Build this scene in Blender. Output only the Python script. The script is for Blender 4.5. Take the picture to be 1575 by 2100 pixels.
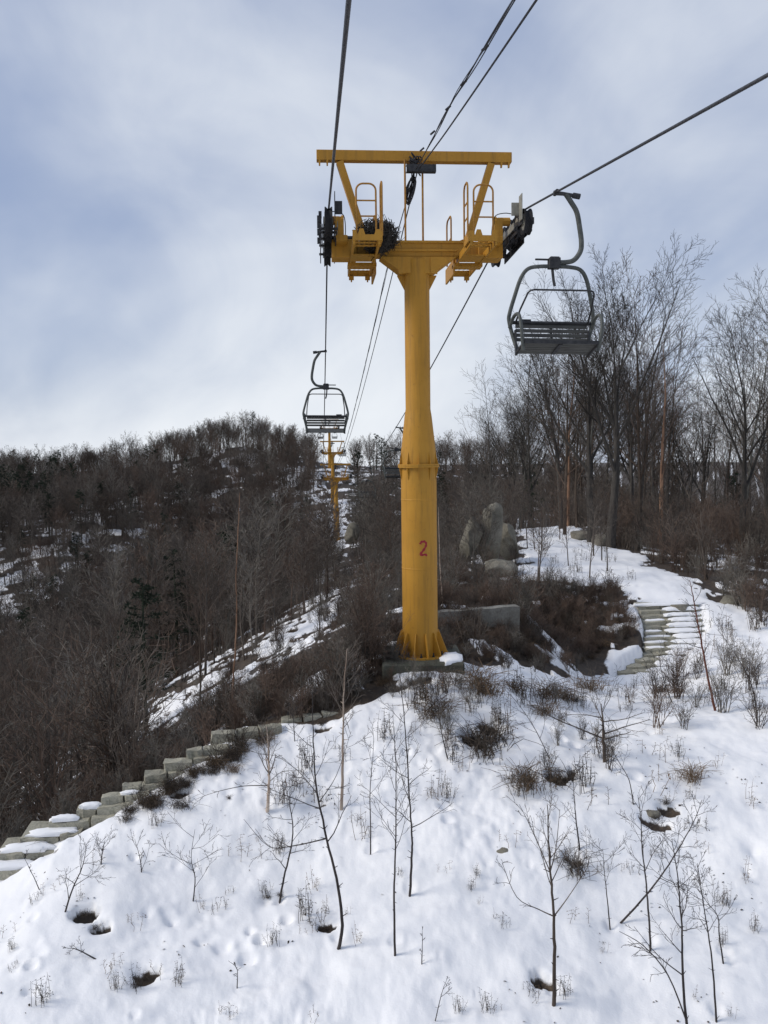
import bpy, bmesh, math, random
import numpy as np
from mathutils import Vector, Matrix, Euler

for o in list(bpy.data.objects):
    bpy.data.objects.remove(o)
SC = bpy.context.scene
COL = SC.collection
R = math.radians

# ------------------------------------------------------------------ camera
PITCH, ROLL, FPX = -3.9, -0.7, 1755.0          # degrees, degrees, focal length in pixels of a 1575 x 2100 frame
cam_data = bpy.data.cameras.new('camera')
cam = bpy.data.objects.new('camera', cam_data)
COL.objects.link(cam)
cam_data.sensor_fit = 'VERTICAL'
cam_data.sensor_height = 24.0
cam_data.lens = 24.0 * FPX / 2100.0
cam_data.clip_start = 0.05
cam_data.clip_end = 6000
CAM_R = Matrix.Rotation(R(90 + PITCH), 3, 'X') @ Matrix.Rotation(R(ROLL), 3, 'Z')
cam.matrix_world = CAM_R.to_4x4()
SC.camera = cam

# ------------------------------------------------------------------ sun, sky, exposure
SUN_EL, SUN_AZ = 36.0, -97.0                   # azimuth clockwise from +Y (view direction): -90 is from the left
to_sun = Vector((math.sin(R(SUN_AZ)) * math.cos(R(SUN_EL)), math.cos(R(SUN_AZ)) * math.cos(R(SUN_EL)), math.sin(R(SUN_EL))))
sun_data = bpy.data.lights.new('sun', 'SUN')
sun_data.energy = 2.4
sun_data.angle = R(20)
sun_data.color = (1.0, 0.94, 0.85)
sun = bpy.data.objects.new('sun', sun_data)
COL.objects.link(sun)
sun.rotation_euler = to_sun.to_track_quat('Z', 'Y').to_euler()

world = bpy.data.worlds.new('World')
SC.world = world
world.use_nodes = True
wn, wl = world.node_tree.nodes, world.node_tree.links
wn.clear()
def W(t, **kw):
    n = wn.new(t)
    for k, v in kw.items():
        setattr(n, k, v)
    return n
sky = W('ShaderNodeTexSky', sky_type='NISHITA', sun_disc=False, sun_elevation=R(SUN_EL), sun_rotation=R(SUN_AZ), altitude=500)
geo = W('ShaderNodeTexCoord')
sep = W('ShaderNodeSeparateXYZ'); wl.new(geo.outputs['Generated'], sep.inputs[0])
def wmath(op, a, b=None, c=None):
    n = W('ShaderNodeMath', operation=op)
    for i, v in enumerate((a, b, c)):
        if v is None: continue
        if isinstance(v, (int, float)): n.inputs[i].default_value = v
        else: wl.new(v, n.inputs[i])
    return n.outputs[0]
zpos = wmath('MAXIMUM', sep.outputs['Z'], 0.0)
zden = wmath('ADD', zpos, 0.48)
cx = wmath('DIVIDE', sep.outputs['X'], zden)
cy = wmath('DIVIDE', sep.outputs['Y'], zden)
cv = W('ShaderNodeCombineXYZ'); wl.new(cx, cv.inputs[0]); wl.new(cy, cv.inputs[1]); cv.inputs[2].default_value = 3.7
def wnoise(vec, scale, detail, rough, dist, rot=0.0, sx=1.0, sy=1.0, off=(0, 0, 0)):
    m = W('ShaderNodeMapping'); m.inputs['Rotation'].default_value = (0, 0, R(rot)); m.inputs['Scale'].default_value = (sx, sy, 1); m.inputs['Location'].default_value = off
    wl.new(vec, m.inputs[0])
    n = W('ShaderNodeTexNoise'); n.inputs['Scale'].default_value = scale; n.inputs['Detail'].default_value = detail
    n.inputs['Roughness'].default_value = rough; n.inputs['Distortion'].default_value = dist
    wl.new(m.outputs[0], n.inputs['Vector'])
    return n.outputs['Fac']
n1 = wnoise(cv.outputs[0], 1.25, 5.0, 0.5, 0.7, 35, 1.0, 0.75, (6.3, 0.4, 0))
n2 = wnoise(cv.outputs[0], 3.4, 6.0, 0.55, 0.8, 60, 1.0, 0.55, (4.2, 7.9, 0))
den = wmath('ADD', wmath('MULTIPLY', n1, 0.78), wmath('MULTIPLY', n2, 0.22))
low = wmath('POWER', wmath('SUBTRACT', 1.0, wmath('MINIMUM', wmath('MULTIPLY', zpos, 1.6), 1.0)), 2.0)   # thicker cloud towards the horizon
den = wmath('ADD', den, wmath('MULTIPLY', low, 0.17))
ramp = W('ShaderNodeValToRGB')
cr = ramp.color_ramp
cr.interpolation = 'EASE'
cr.elements[0].position = 0.41; cr.elements[0].color = (0, 0, 0, 1)
cr.elements[1].position = 0.80; cr.elements[1].color = (1, 1, 1, 1)
wl.new(den, ramp.inputs[0])
# thin veil everywhere, thick bright cloud where the noise is high
veil = W('ShaderNodeMixRGB'); veil.inputs[0].default_value = 0.80
wl.new(sky.outputs[0], veil.inputs[1]); veil.inputs[2].default_value = (3.5, 4.3, 6.3, 1)
cl = W('ShaderNodeMixRGB'); wl.new(ramp.outputs[0], cl.inputs[0]); wl.new(veil.outputs[0], cl.inputs[1]); cl.inputs[2].default_value = (8.5, 8.9, 9.4, 1)
bg = W('ShaderNodeBackground'); bg.inputs['Strength'].default_value = 0.1
wl.new(cl.outputs[0], bg.inputs['Color'])
wout = W('ShaderNodeOutputWorld'); wl.new(bg.outputs[0], wout.inputs['Surface'])

SC.view_settings.view_transform = 'Standard'
SC.view_settings.look = 'None'
SC.view_settings.gamma = 1.0
SC.view_settings.use_curve_mapping = False
SC.view_settings.exposure = 0.0
SC.cycles.max_bounces = 5
SC.cycles.diffuse_bounces = 2
SC.cycles.glossy_bounces = 2
SC.cycles.transmission_bounces = 2
SC.cycles.transparent_max_bounces = 4
SC.cycles.volume_bounces = 0
SC.cycles.use_denoising = True

# ------------------------------------------------------------------ helpers
def ray(px, py):
    """direction of a photograph pixel (1575 x 2100)"""
    return CAM_R @ Vector(((px - 787.5) / FPX, (1050 - py) / FPX, -1.0))
def P(px, py, d):
    """the point d metres ahead (along +Y) on that pixel's ray"""
    r = ray(px, py)
    return r * (d / r.y)

def tag(o, label=None, cat=None, group=None, kind=None):
    if label: o['label'] = label
    if cat: o['category'] = cat
    if group: o['group'] = group
    if kind: o['kind'] = kind
    return o
def empty(name, loc=(0, 0, 0), rz=0.0):
    o = bpy.data.objects.new(name, None)
    o.empty_display_size = 0.2
    COL.objects.link(o)
    o.location = loc
    o.rotation_euler = (0, 0, rz)
    return o
def copy_tree(o, parent=None):
    c = o.copy()
    COL.objects.link(c)
    c.parent = parent
    for ch in list(o.children):
        copy_tree(ch, c)
    return c

def frame_of(d, up=(0, 0, 1)):
    d = Vector(d).normalized()
    u = Vector(up)
    if abs(d.dot(u)) > 0.95:
        u = Vector((1, 0, 0))
    a = d.cross(u).normalized()
    return a, a.cross(d)

class MB:
    """collects shapes; build() links them as one mesh object"""
    def __init__(self):
        self.v, self.f = [], []
    def tube(self, pts, rad, sides=8, cap=True):
        pts = [Vector(p) for p in pts]
        n = len(pts)
        rr = rad if isinstance(rad, (list, tuple)) else [rad] * n
        b = len(self.v)
        a0 = None
        for i in range(n):
            d = (pts[min(i + 1, n - 1)] - pts[max(i - 1, 0)])
            if d.length < 1e-9: d = Vector((0, 0, 1))
            d.normalize()
            if a0 is None:
                a0, _ = frame_of(d)
            a = a0 - d * a0.dot(d)
            if a.length < 1e-6: a, _ = frame_of(d)
            a.normalize(); a0 = a
            c = d.cross(a)
            for k in range(sides):
                t = 2 * math.pi * k / sides
                self.v.append(pts[i] + (a * math.cos(t) + c * math.sin(t)) * rr[i])
        for i in range(n - 1):
            for k in range(sides):
                k2 = (k + 1) % sides
                self.f.append((b + i * sides + k, b + i * sides + k2, b + (i + 1) * sides + k2, b + (i + 1) * sides + k))
        if cap:
            self.f.append(tuple(b + k for k in reversed(range(sides))))
            self.f.append(tuple(b + (n - 1) * sides + k for k in range(sides)))
        return self
    def box(self, c, s, rot=None):
        b = len(self.v)
        m = rot.to_matrix() if isinstance(rot, Euler) else rot
        for z in (-.5, .5):
            for x, y in ((-.5, -.5), (.5, -.5), (.5, .5), (-.5, .5)):
                p = Vector((x * s[0], y * s[1], z * s[2]))
                if m is not None: p = m @ p
                self.v.append(p + Vector(c))
        for q in ((3, 2, 1, 0), (4, 5, 6, 7), (0, 1, 5, 4), (1, 2, 6, 5), (2, 3, 7, 6), (3, 0, 4, 7)):
            self.f.append(tuple(b + i for i in q))
        return self
    def bar(self, p, q, w, h, up=(0, 0, 1)):
        """rectangular bar from p to q, w across, h along up"""
        p, q = Vector(p), Vector(q)
        d = q - p
        a, c = frame_of(d, up)
        m = Matrix((a, d.normalized(), c)).transposed()
        return self.box((p + q) / 2, (w, d.length, h), m)
    def lathe(self, prof, n=24, mat=None):
        """prof: (radius, z) list, closed at both ends when radius is 0"""
        b = len(self.v)
        for r, z in prof:
            for k in range(n):
                t = 2 * math.pi * k / n
                p = Vector((r * math.cos(t), r * math.sin(t), z))
                self.v.append(mat @ p if mat is not None else p)
        for i in range(len(prof) - 1):
            for k in range(n):
                k2 = (k + 1) % n
                self.f.append((b + i * n + k, b + i * n + k2, b + (i + 1) * n + k2, b + (i + 1) * n + k))
        self.f.append(tuple(b + k for k in reversed(range(n))))
        self.f.append(tuple(b + (len(prof) - 1) * n + k for k in range(n)))
        return self
    def prism(self, poly, t, mat):
        """polygon in local XY extruded +-t/2 along local Z, then mat"""
        b = len(self.v); n = len(poly)
        for z in (-t / 2, t / 2):
            for x, y in poly:
                self.v.append(mat @ Vector((x, y, z)))
        self.f.append(tuple(b + i for i in reversed(range(n))))
        self.f.append(tuple(b + n + i for i in range(n)))
        for i in range(n):
            j = (i + 1) % n
            self.f.append((b + i, b + j, b + n + j, b + n + i))
        return self
    def mesh(self, name, mat, smooth=False):
        me = bpy.data.meshes.new(name)
        me.from_pydata([tuple(v) for v in self.v], [], self.f)
        if smooth:
            me.polygons.foreach_set('use_smooth', [True] * len(me.polygons))
            try: me.set_sharp_from_angle(angle=R(45))
            except Exception: pass
        me.materials.append(mat)
        me.update()
        return me
    def build(self, name, mat, parent=None, smooth=False, bevel=0.0):
        me = self.mesh(name, mat, smooth)
        if bevel:
            bm = bmesh.new(); bm.from_mesh(me)
            bmesh.ops.bevel(bm, geom=list(bm.edges), offset=bevel, segments=1, affect='EDGES', clamp_overlap=True)
            bm.to_mesh(me); bm.free()
        o = bpy.data.objects.new(name, me)
        COL.objects.link(o)
        o.parent = parent
        return o
def MXZ(x=0, y=0, z=0):
    """local XY plane -> world XZ plane (thickness along Y)"""
    return Matrix.Translation((x, y, z)) @ Matrix.Rotation(R(90), 4, 'X')
def MYZ(x=0, y=0, z=0):
    """local XY plane -> world YZ plane (thickness along X)"""
    return Matrix.Translation((x, y, z)) @ Matrix(((0, 0, 1, 0), (1, 0, 0, 0), (0, 1, 0, 0), (0, 0, 0, 1)))

def smooth_path(pts, n=6):
    """Catmull-Rom through pts"""
    pts = [Vector(p) for p in pts]
    out = []
    for i in range(len(pts) - 1):
        p0, p1, p2, p3 = pts[max(i - 1, 0)], pts[i], pts[i + 1], pts[min(i + 2, len(pts) - 1)]
        for k in range(n):
            t = k / n
            out.append(0.5 * ((2 * p1) + (p2 - p0) * t + (2 * p0 - 5 * p1 + 4 * p2 - p3) * t * t + (3 * p1 - p0 - 3 * p2 + p3) * t ** 3))
    out.append(pts[-1])
    return out

# ------------------------------------------------------------------ noise (numpy)
def _hash(ix, iy, seed):
    h = (ix.astype(np.int64) * 374761393 + iy.astype(np.int64) * 668265263 + seed * 2147483647) & 0xFFFFFFFF
    h = ((h ^ (h >> 13)) * 1274126177) & 0xFFFFFFFF
    return ((h ^ (h >> 16)) & 0xFFFF) / 65535.0
def vnoise(x, y, seed=0):
    ix, iy = np.floor(x), np.floor(y)
    fx, fy = x - ix, y - iy
    fx = fx * fx * fx * (fx * (fx * 6 - 15) + 10); fy = fy * fy * fy * (fy * (fy * 6 - 15) + 10)
    a, b = _hash(ix, iy, seed), _hash(ix + 1, iy, seed)
    c, d = _hash(ix, iy + 1, seed), _hash(ix + 1, iy + 1, seed)
    return (a + (b - a) * fx) * (1 - fy) + (c + (d - c) * fx) * fy
def fbm(x, y, scale, octaves=4, seed=0, gain=0.5):
    """about -1..1"""
    s = np.zeros_like(x); amp = 1.0; tot = 0.0; f = scale
    for o in range(octaves):
        c, sn = math.cos(0.6 * o + seed), math.sin(0.6 * o + seed)
        s += amp * (vnoise((c * x - sn * y) * f + 17.3 * o, (sn * x + c * y) * f - 9.1 * o, seed + o) * 2 - 1)
        tot += amp; amp *= gain; f *= 2.03
    return s / tot
def sstep(a, b, x):
    t = np.clip((x - a) / (b - a), 0, 1)
    return t * t * (3 - 2 * t)

# ------------------------------------------------------------------ materials
class NT:
    def __init__(self, name):
        self.m = bpy.data.materials.new(name); self.m.use_nodes = True
        self.n, self.l = self.m.node_tree.nodes, self.m.node_tree.links
        self.b = self.n['Principled BSDF']
        self.b.inputs['Specular IOR Level'].default_value = 0.3
    def new(self, t, **kw):
        n = self.n.new(t)
        for k, v in kw.items(): setattr(n, k, v)
        return n
    def coord(self, which='Object'):
        return self.new('ShaderNodeTexCoord').outputs[which]
    def noise(self, scale, detail=4, rough=0.55, vec=None, stretch=None, dist=0.0):
        v = vec or self.coord()
        if stretch:
            m = self.new('ShaderNodeMapping'); m.inputs['Scale'].default_value = stretch
            self.l.new(v, m.inputs[0]); v = m.outputs[0]
        n = self.new('ShaderNodeTexNoise')
        n.inputs['Scale'].default_value = scale; n.inputs['Detail'].default_value = detail
        n.inputs['Roughness'].default_value = rough; n.inputs['Distortion'].default_value = dist
        self.l.new(v, n.inputs['Vector'])
        return n.outputs['Fac']
    def ramp(self, fac, stops):
        r = self.new('ShaderNodeValToRGB')
        e = r.color_ramp.elements
        while len(e) < len(stops): e.new(0.5)
        for el, (p, c) in zip(e, stops):
            el.position = p; el.color = (*c, 1) if len(c) == 3 else c
        self.l.new(fac, r.inputs[0])
        return r.outputs[0]
    def mix(self, fac, a, b, mode='MIX'):
        n = self.new('ShaderNodeMixRGB', blend_type=mode)
        for i, v in enumerate((fac, a, b)):
            if isinstance(v, (int, float)): n.inputs[i].default_value = v
            elif isinstance(v, tuple): n.inputs[i].default_value = (*v, 1)
            else: self.l.new(v, n.inputs[i])
        return n.outputs[0]
    def math(self, op, a, b=None):
        n = self.new('ShaderNodeMath', operation=op)
        for i, v in enumerate((a, b)):
            if v is None: continue
            if isinstance(v, (int, float)): n.inputs[i].default_value = v
            else: self.l.new(v, n.inputs[i])
        return n.outputs[0]
    def bump(self, h, strength=0.3, dist=0.02):
        b = self.new('ShaderNodeBump'); b.inputs['Strength'].default_value = strength; b.inputs['Distance'].default_value = dist
        self.l.new(h, b.inputs['Height']); self.l.new(b.outputs[0], self.b.inputs['Normal'])
    def done(self, col, rough=0.7, metal=0.0):
        if isinstance(col, tuple): self.b.inputs['Base Color'].default_value = (*col, 1)
        else: self.l.new(col, self.b.inputs['Base Color'])
        self.b.inputs['Roughness'].default_value = rough
        self.b.inputs['Metallic'].default_value = metal
        return self.m
def plain(name, c1, c2, scale=8, rough=0.7, metal=0.0, bump=0.0, vary=0.0, stretch=None):
    t = NT(name)
    f = t.noise(scale, 5, 0.6, stretch=stretch)
    col = t.ramp(f, [(0.3, c1), (0.7, c2)])
    if vary:
        oi = t.new('ShaderNodeObjectInfo')
        k = t.math('ADD', t.math('MULTIPLY', oi.outputs['Random'], 2 * vary), 1 - vary)
        cc = t.new('ShaderNodeCombineXYZ')
        for i in range(3): t.l.new(k, cc.inputs[i])
        col = t.mix(1.0, col, cc.outputs[0], 'MULTIPLY')
    if bump: t.bump(f, bump, 0.02)
    return t.done(col, rough, metal)

M = {}
def yellow_paint():
    t = NT('yellow_paint')
    base = t.ramp(t.noise(1.3, 5, 0.6), [(0.3, (0.42, 0.205, 0.022)), (0.7, (0.50, 0.252, 0.032))])
    streak = t.noise(5.0, 5, 0.65, stretch=(3.5, 3.5, 0.25))
    base = t.mix(t.ramp(streak, [(0.50, (0, 0, 0)), (0.72, (0.6, 0.6, 0.6))]), base, (0.25, 0.13, 0.025))
    spots = t.noise(14.0, 6, 0.7)
    base = t.mix(t.ramp(spots, [(0.60, (0, 0, 0)), (0.74, (0.55, 0.55, 0.55))]), base, (0.17, 0.075, 0.025))
    moss = t.noise(1.1, 3, 0.5)
    base = t.mix(t.ramp(moss, [(0.57, (0, 0, 0)), (0.75, (0.30, 0.30, 0.30))]), base, (0.22, 0.17, 0.035))
    t.bump(t.noise(30, 3), 0.04, 0.01)
    return t.done(base, 0.55)
M['yellow'] = yellow_paint()
M['rust'] = plain('rusty_yellow_steel', (0.30, 0.14, 0.03), (0.45, 0.23, 0.045), 18, 0.7)
M['red_paint'] = plain('red_stencil_paint', (0.26, 0.012, 0.022), (0.36, 0.03, 0.04), 40, 0.6)
M['grey_tube'] = plain('weathered_grey_green_tube', (0.055, 0.062, 0.058), (0.115, 0.122, 0.112), 12, 0.55, 0.0, 0.05)
M['dark_steel'] = plain('dark_steel', (0.022, 0.023, 0.026), (0.06, 0.06, 0.062), 14, 0.5, 0.2)
M['rubber'] = plain('black_rubber', (0.010, 0.010, 0.012), (0.022, 0.022, 0.024), 10, 0.75)
M['galv'] = plain('grey_galvanised_plate', (0.22, 0.21, 0.17), (0.36, 0.35, 0.30), 12, 0.5, 0.2)
M['slat'] = plain('weathered_slat', (0.05, 0.05, 0.048), (0.11, 0.11, 0.10), 9, 0.75, stretch=(0.4, 3, 3))
M['rope'] = plain('steel_wire_rope', (0.035, 0.036, 0.04), (0.085, 0.086, 0.095), 40, 0.5, 0.3)
M['cable'] = plain('black_cable', (0.018, 0.018, 0.02), (0.035, 0.035, 0.04), 20, 0.6)
M['concrete'] = None
def stone(name, c1, c2, c3, scale=3.0, bump=0.35, lichen=(0.12, 0.13, 0.08)):
    t = NT(name)
    oi = t.new('ShaderNodeObjectInfo')
    big = t.noise(scale, 5, 0.62)
    fine = t.noise(scale * 14, 4, 0.7)
    col = t.ramp(big, [(0.25, c1), (0.5, c2), (0.75, c3)])
    col = t.mix(0.35, col, t.ramp(fine, [(0.3, (0.12, 0.12, 0.11)), (0.7, (0.75, 0.74, 0.68))]), 'OVERLAY')
    col = t.mix(t.ramp(t.noise(scale * 2.3, 5, 0.7), [(0.55, (0, 0, 0)), (0.7, (0.6, 0.6, 0.6))]), col, lichen)
    k = t.math('ADD', t.math('MULTIPLY', oi.outputs['Random'], 0.35), 0.82)
    cc = t.new('ShaderNodeCombineXYZ')
    for i in range(3): t.l.new(k, cc.inputs[i])
    col = t.mix(1.0, col, cc.outputs[0], 'MULTIPLY')
    t.bump(t.math('ADD', big, t.math('MULTIPLY', fine, 0.4)), bump, 0.04)
    return t.done(col, 0.85)
M['granite'] = stone('granite_step_stone', (0.25, 0.235, 0.185), (0.38, 0.36, 0.29), (0.50, 0.47, 0.39), 2.5, 0.9)
M['boulder'] = stone('weathered_boulder_stone', (0.11, 0.10, 0.08), (0.20, 0.185, 0.15), (0.32, 0.295, 0.245), 1.9, 1.0, (0.10, 0.092, 0.07))
M['concrete'] = stone('stained_concrete', (0.14, 0.13, 0.11), (0.24, 0.23, 0.205), (0.34, 0.33, 0.30), 1.7, 0.35, (0.10, 0.09, 0.07))
M['moss_concrete'] = stone('mossy_dark_concrete', (0.05, 0.052, 0.04), (0.085, 0.085, 0.065), (0.14, 0.14, 0.115), 1.6, 0.25, (0.05, 0.06, 0.03))
def snow_mat(name):
    t = NT(name)
    f = t.noise(2.2, 5, 0.6)
    col = t.ramp(f, [(0.3, (0.84, 0.84, 0.845)), (0.7, (0.89, 0.887, 0.88))])
    t.bump(t.math('ADD', t.noise(9, 4), t.math('MULTIPLY', t.noise(55, 3), 0.25)), 0.22, 0.03)
    return t.done(col, 0.6)
M['snow'] = snow_mat('old_snow')
def bark(name, c1, c2, scale=18, vary=0.25):
    return plain(name, c1, c2, scale, 0.85, bump=0.3, vary=vary, stretch=(1, 1, 0.25))
M['bark_dark'] = bark('dark_grey_bark', (0.035, 0.031, 0.027), (0.085, 0.076, 0.066))
M['bark_grey'] = bark('grey_lichen_bark', (0.050, 0.049, 0.043), (0.115, 0.112, 0.098))
M['bark_brown'] = bark('brown_bark', (0.045, 0.034, 0.026), (0.095, 0.072, 0.055))
M['bark_birch'] = bark('pale_birch_bark', (0.20, 0.13, 0.09), (0.52, 0.44, 0.36), 9)
M['bark_orange'] = bark('orange_birch_bark', (0.12, 0.06, 0.036), (0.40, 0.24, 0.15), 6)
M['twig'] = bark('brown_twig', (0.068, 0.056, 0.046), (0.128, 0.106, 0.088), 4, 0.4)
M['twig_red'] = bark('reddish_twig', (0.074, 0.050, 0.037), (0.130, 0.092, 0.070), 4, 0.4)
M['twig_grey'] = bark('grey_twig', (0.10, 0.09, 0.076), (0.20, 0.18, 0.152), 4, 0.45)
M['twig_dark'] = bark('dark_crown_twig', (0.028, 0.024, 0.020), (0.066, 0.056, 0.046), 4, 0.3)
M['stem_red'] = bark('red_brown_stem', (0.10, 0.035, 0.022), (0.19, 0.075, 0.05), 12, 0.1)
M['sapling'] = bark('sapling_bark', (0.026, 0.022, 0.022), (0.07, 0.058, 0.052), 22, 0.2)
M['weed'] = bark('dry_brown_weed', (0.075, 0.05, 0.03), (0.16, 0.11, 0.068), 5, 0.35)
M['weed_dark'] = bark('dark_dead_weed', (0.036, 0.029, 0.023), (0.082, 0.063, 0.048), 5, 0.3)
M['straw'] = bark('pale_straw', (0.20, 0.15, 0.085), (0.34, 0.27, 0.16), 5, 0.2)
M['needle'] = bark('dark_pine_needle', (0.012, 0.020, 0.012), (0.030, 0.042, 0.024), 3, 0.3)
M['nest'] = bark('nest_twig', (0.022, 0.020, 0.018), (0.06, 0.053, 0.045), 12, 0.1)
# ------------------------------------------------------------------ terrain
# ground points: a photograph pixel whose ground lies d metres ahead, or a plain world point
CTRL = []
def cp(px, py, d):
    CTRL.append(tuple(P(px, py, d)))
def cw(x, y, z):
    CTRL.append((x, y, z))
for a in [
    # snow slope in front of the tower
    (0, 2100, 8.3), (400, 2100, 8.3), (800, 2100, 8.3), (1200, 2100, 8.3), (1575, 2100, 8.3),
    (100, 1900, 9.7), (500, 1900, 9.7), (850, 1900, 9.6), (1200, 1900, 9.6), (1575, 1900, 9.6),
    (350, 1720, 11.0), (600, 1700, 11.1), (850, 1700, 11.0), (1200, 1700, 11.0), (1575, 1700, 11.0),
    (560, 1560, 12.4), (850, 1560, 12.3), (1150, 1560, 12.4), (1400, 1560, 12.6), (1575, 1570, 12.4),
    (760, 1458, 13.2), (950, 1455, 13.5), (1100, 1450, 15.0), (1200, 1450, 16.0), (1300, 1420, 18.5), (1400, 1470, 14.8), (1575, 1480, 13.6),
    # around the tower
    (800, 1385, 14.3), (980, 1390, 14.6), (870, 1350, 15.2), (1050, 1375, 16.6),
    # behind the retaining wall, boulders, path
    (950, 1245, 19.5), (1060, 1240, 19.8), (960, 1170, 29), (1030, 1160, 30),
    (1200, 1392, 19.2), (1120, 1320, 21.5), (1230, 1290, 22.3), (1230, 1215, 25.5), (1110, 1205, 25.5),
    (1390, 1220, 24.5), (1250, 1150, 31), (1150, 1100, 38), (1075, 1076, 46),
    (1500, 1310, 21), (1575, 1400, 16.8), (1575, 1260, 23), (1400, 1135, 37), (1575, 1150, 34),
    # left stairway and the flank behind it
    (0, 1800, 10.9), (100, 1730, 11.3), (260, 1660, 11.75), (410, 1575, 12.15), (520, 1512, 12.7), (640, 1480, 13.2),
    (440, 1440, 20), (600, 1325, 25), (740, 1185, 40),
]:
    cp(*a)
for a in [
    (-5.2, 10.0, -5.9), (-7, 11.5, -6.9), (-7.5, 8, -6.6), (0, 3, -7.2), (8, 3, -7.2), (-8, 3, -8), (0, -6, -9), (0, -30, -14), (25, -20, -10), (-30, -20, -16),
    (9, 8, -5.6), (14, 14, -4.6), (16, 22, -4.3),
    (-6, 16, -7.2), (-5.2, 14, -6.6), (-5.4, 12.8, -6.3), (-4.3, 13.4, -5.9), (-3.2, 14.2, -5.3), (-9, 18, -9.5), (-8, 25, -8.2), (-15, 22, -13), (-15, 40, -13), (-25, 40, -18), (-30, 30, -20),
    (-14, 60, -14), (-28, 62, -17.5), (-35, 82, -15.5), (-18, 85, -13.5), (-40, 112, -9.0), (-22, 115, -9.5), (-60, 80, -20), (-62, 112, -12), (-80, 40, -28),
    (-3.2, 60, -9.2), (-1, 48, -7.2), (-5.3, 95, -10), (-6.9, 117, -6.7), (-9.4, 150, -2.7), (-13, 200, -3.5),
    (-46, 150, -6.2), (-37, 155, -3.4), (-29, 160, 0.8), (-22, 161, -0.2), (-16, 160, -3.0), (-62, 146, -6.6), (-82, 138, -8), (-120, 120, -14),
    (4, 160, -3.0), (28, 160, -5), (5, 120, -7.5), (3, 90, -8.6), (6, 62, -6.2), (18, 62, -6.2), (24, 46, -5.0), (32, 62, -8), (22, 100, -10), (42, 100, -13), (48, 160, -14),
    (0, 250, -12), (-60, 250, -12), (60, 250, -18), (120, 120, -22), (80, 20, -9), (0, 420, -28), (-300, 200, -30), (300, 200, -32), (200, 420, -34), (-250, 420, -32), (0, -200, -40), (250, -150, -36), (-250, -150, -44),
]:
    cw(*a)
_C = np.array(CTRL)
def _phi(r2):
    return np.where(r2 > 1e-12, 0.5 * r2 * np.log(np.maximum(r2, 1e-12)), 0.0)
def _solve():
    n = len(_C)
    x, y = _C[:, 0] / 10, _C[:, 1] / 10
    K = _phi((x[:, None] - x) ** 2 + (y[:, None] - y) ** 2) + np.eye(n) * 0.004
    Q = np.stack([np.ones(n), x, y], 1)
    A = np.zeros((n + 3, n + 3)); A[:n, :n] = K; A[:n, n:] = Q; A[n:, :n] = Q.T
    return np.linalg.solve(A, np.concatenate([_C[:, 2], np.zeros(3)]))
_S = _solve()
def h_base(x, y):
    x = np.atleast_1d(np.asarray(x, float)); y = np.atleast_1d(np.asarray(y, float))
    out = np.empty_like(x)
    cx_, cy_ = _C[:, 0] / 10, _C[:, 1] / 10
    for i in range(0, len(x), 20000):
        a, b = x[i:i + 20000] / 10, y[i:i + 20000] / 10
        out[i:i + 20000] = _phi((a[:, None] - cx_) ** 2 + (b[:, None] - cy_) ** 2) @ _S[:-3] + _S[-3] + _S[-2] * a + _S[-1] * b
    far = np.hypot(x, y)
    return np.where(far > 450, np.clip(out, -60, -28), out)
def hit(px, py, hf=h_base, y0=5.0, y1=260.0, n=700):
    """first meeting of a pixel's ray with the ground"""
    r = ray(px, py)
    ys = np.geomspace(y0, y1, n)
    pts = np.outer(ys / r.y, np.array(r))
    below = pts[:, 2] < hf(pts[:, 0], pts[:, 1])
    i = int(np.argmax(below)) if below.any() else n - 1
    return Vector(pts[i])

def poly_sd(x, y, poly):
    """signed distance to a plan polygon, positive inside"""
    poly = np.asarray(poly, float)
    d2 = np.full_like(x, 1e18); inside = np.zeros(x.shape, bool)
    n = len(poly)
    for i in range(n):
        ax, ay = poly[i]; bx, by = poly[(i + 1) % n]
        ex, ey = bx - ax, by - ay
        t = np.clip(((x - ax) * ex + (y - ay) * ey) / (ex * ex + ey * ey + 1e-12), 0, 1)
        d2 = np.minimum(d2, (x - ax - t * ex) ** 2 + (y - ay - t * ey) ** 2)
        c = ((ay > y) != (by > y)) & (x < (bx - ax) * (y - ay) / (by - ay + 1e-12) + ax)
        inside ^= c
    return np.where(inside, 1, -1) * np.sqrt(d2)
def plan(pixels, y1=120.0):
    return [tuple(hit(a, b, y1=y1)[:2]) for a, b in pixels]

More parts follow.
